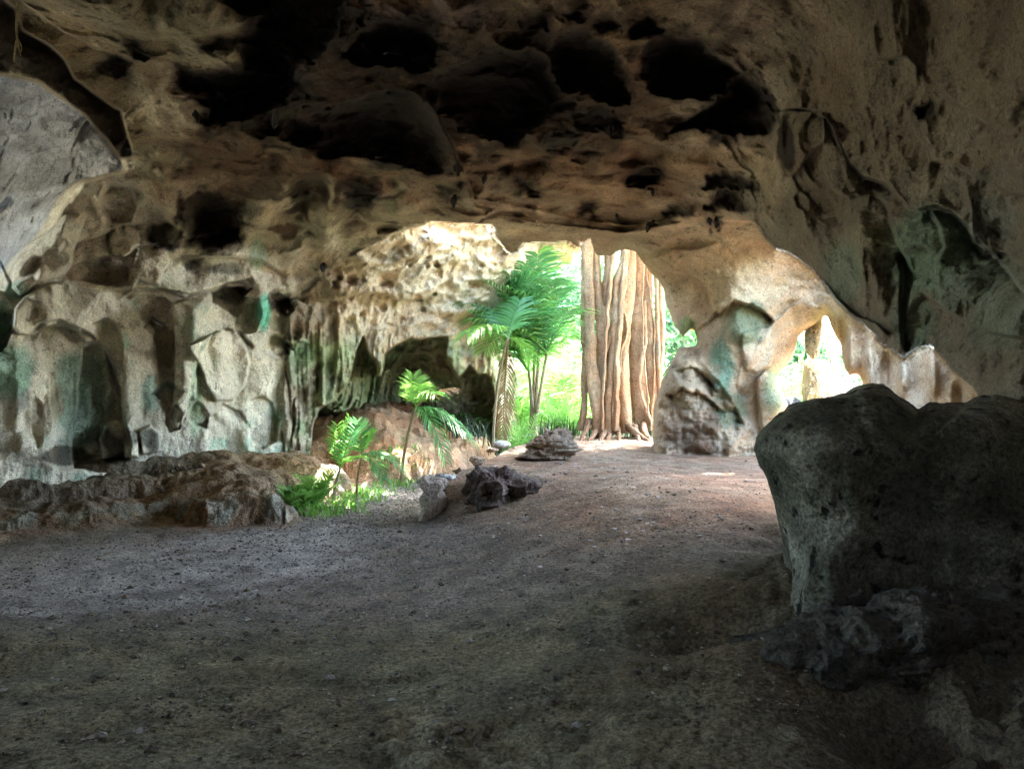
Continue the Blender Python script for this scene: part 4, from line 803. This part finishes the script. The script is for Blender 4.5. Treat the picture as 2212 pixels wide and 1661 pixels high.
BATS = [(195,114,1.15,'single bat hanging by itself on the pale brow at the upper left'),(232,119,1.2,'left bat of the pair at the edge of the black hollow'),(236,120,1.1,'bat touching the left one at the edge of the black hollow'),(242,121,1.1,'bat just right of the pair by the black hollow'),(277,114,1.2,'bat on the dark rib right of the black hollow'),(458,166,1.1,'bat hanging alone on the brown roof left of centre'),(455,198,1.3,'bat in the dark notch above the crack of the lip'),(321,267,1.0,'left bat of the two beside the diagonal crack'),(324,266,1.0,'right bat of the two beside the diagonal crack'),(649,226,1.0,'left bat of the two near the lip over the roots'),(654,223,1.0,'right bat of the two near the lip over the roots'),(616,217,.9,'bat low on the roof right of the small hollow'),(653,192,1.0,'bat under the oval black hollow'),(709,221,1.0,'left bat in the shallow slot above the right arch'),(716,221,1.1,'right bat in the shallow slot above the right arch'),(486,178,1.1,'bat at the left end of the slanted dark slot'),(610,128,1.1,'left bat of the cluster in the small roof cup'),(615,127,1.1,'middle bat of the cluster in the small roof cup'),(620,128,1.1,'right bat of the cluster in the small roof cup')]
for k, (u, v, s, lab) in enumerate(BATS):
    p = surf(u, v-2); d = p-np.array([0, 0, EYE]); d /= np.linalg.norm(d)
    if bt is None: bt = mesh_obj('bat', BV, BF, mb); o = bt
    else: o = bt.copy(); C.objects.link(o)
    o.location = p-d*.10+np.array([0, 0, .03]); o.rotation_euler = (rng.uniform(-.25, .25), rng.uniform(-.25, .25), rng.uniform(0, 6)); q_ = s*rng.uniform(.85, 1.25); o.scale = (q_*rng.uniform(1.0, 1.7), q_*1.2, q_*rng.uniform(.95, 1.2))
    tag(o, lab, 'bat', 'bats hanging from the cave roof')
# ------------------------------------------------------------------ light, sky, camera
w = bpy.data.worlds.new('World'); bpy.context.scene.world = w; w.use_nodes = True
sk = w.node_tree.nodes.new('ShaderNodeTexSky'); sk.sky_type = 'NISHITA'; sk.sun_disc = False
sk.sun_elevation = radians(SUN_EL); sk.sun_rotation = radians(SUN_AZ); sk.air_density = 1.2; sk.dust_density = 2.5
bg = w.node_tree.nodes['Background']; bg.inputs[1].default_value = SKY_E; w.node_tree.links.new(sk.outputs[0], bg.inputs[0])
ld = bpy.data.lights.new('sun', 'SUN'); ld.energy = SUN_E; ld.angle = radians(.5); ld.color = (1, .95, .86)
lo = bpy.data.objects.new('sun', ld); C.objects.link(lo)
from mathutils import Vector
sd = Vector((sin(radians(SUN_AZ))*cos(radians(SUN_EL)), cos(radians(SUN_AZ))*cos(radians(SUN_EL)), sin(radians(SUN_EL))))
lo.rotation_euler = sd.to_track_quat('Z', 'Y').to_euler(); lo.location = (0, 0, 30)
cd = bpy.data.cameras.new('camera'); cam = bpy.data.objects.new('camera', cd); C.objects.link(cam)
cd.sensor_fit = 'HORIZONTAL'; cd.sensor_width = 36; cd.lens = F_/1024*36; cd.clip_end = 3000; cd.clip_start = .05
cam.location = (0, 0, EYE); cam.rotation_euler = (pi/2, 0, 0)
S = bpy.context.scene; S.camera = cam
S.view_settings.view_transform = 'Standard'; S.view_settings.look = 'None'; S.view_settings.exposure = EXPO; S.view_settings.gamma = 1
S.render.engine = 'CYCLES'; cy = S.cycles
cy.max_bounces = 10; cy.diffuse_bounces = 8; cy.glossy_bounces = 2; cy.transmission_bounces = 4; cy.transparent_max_bounces = 8
cy.use_adaptive_sampling = True; cy.adaptive_threshold = .01; cy.sample_clamp_indirect = 4; cy.use_denoising = True
cy.caustics_reflective = False; cy.caustics_refractive = False
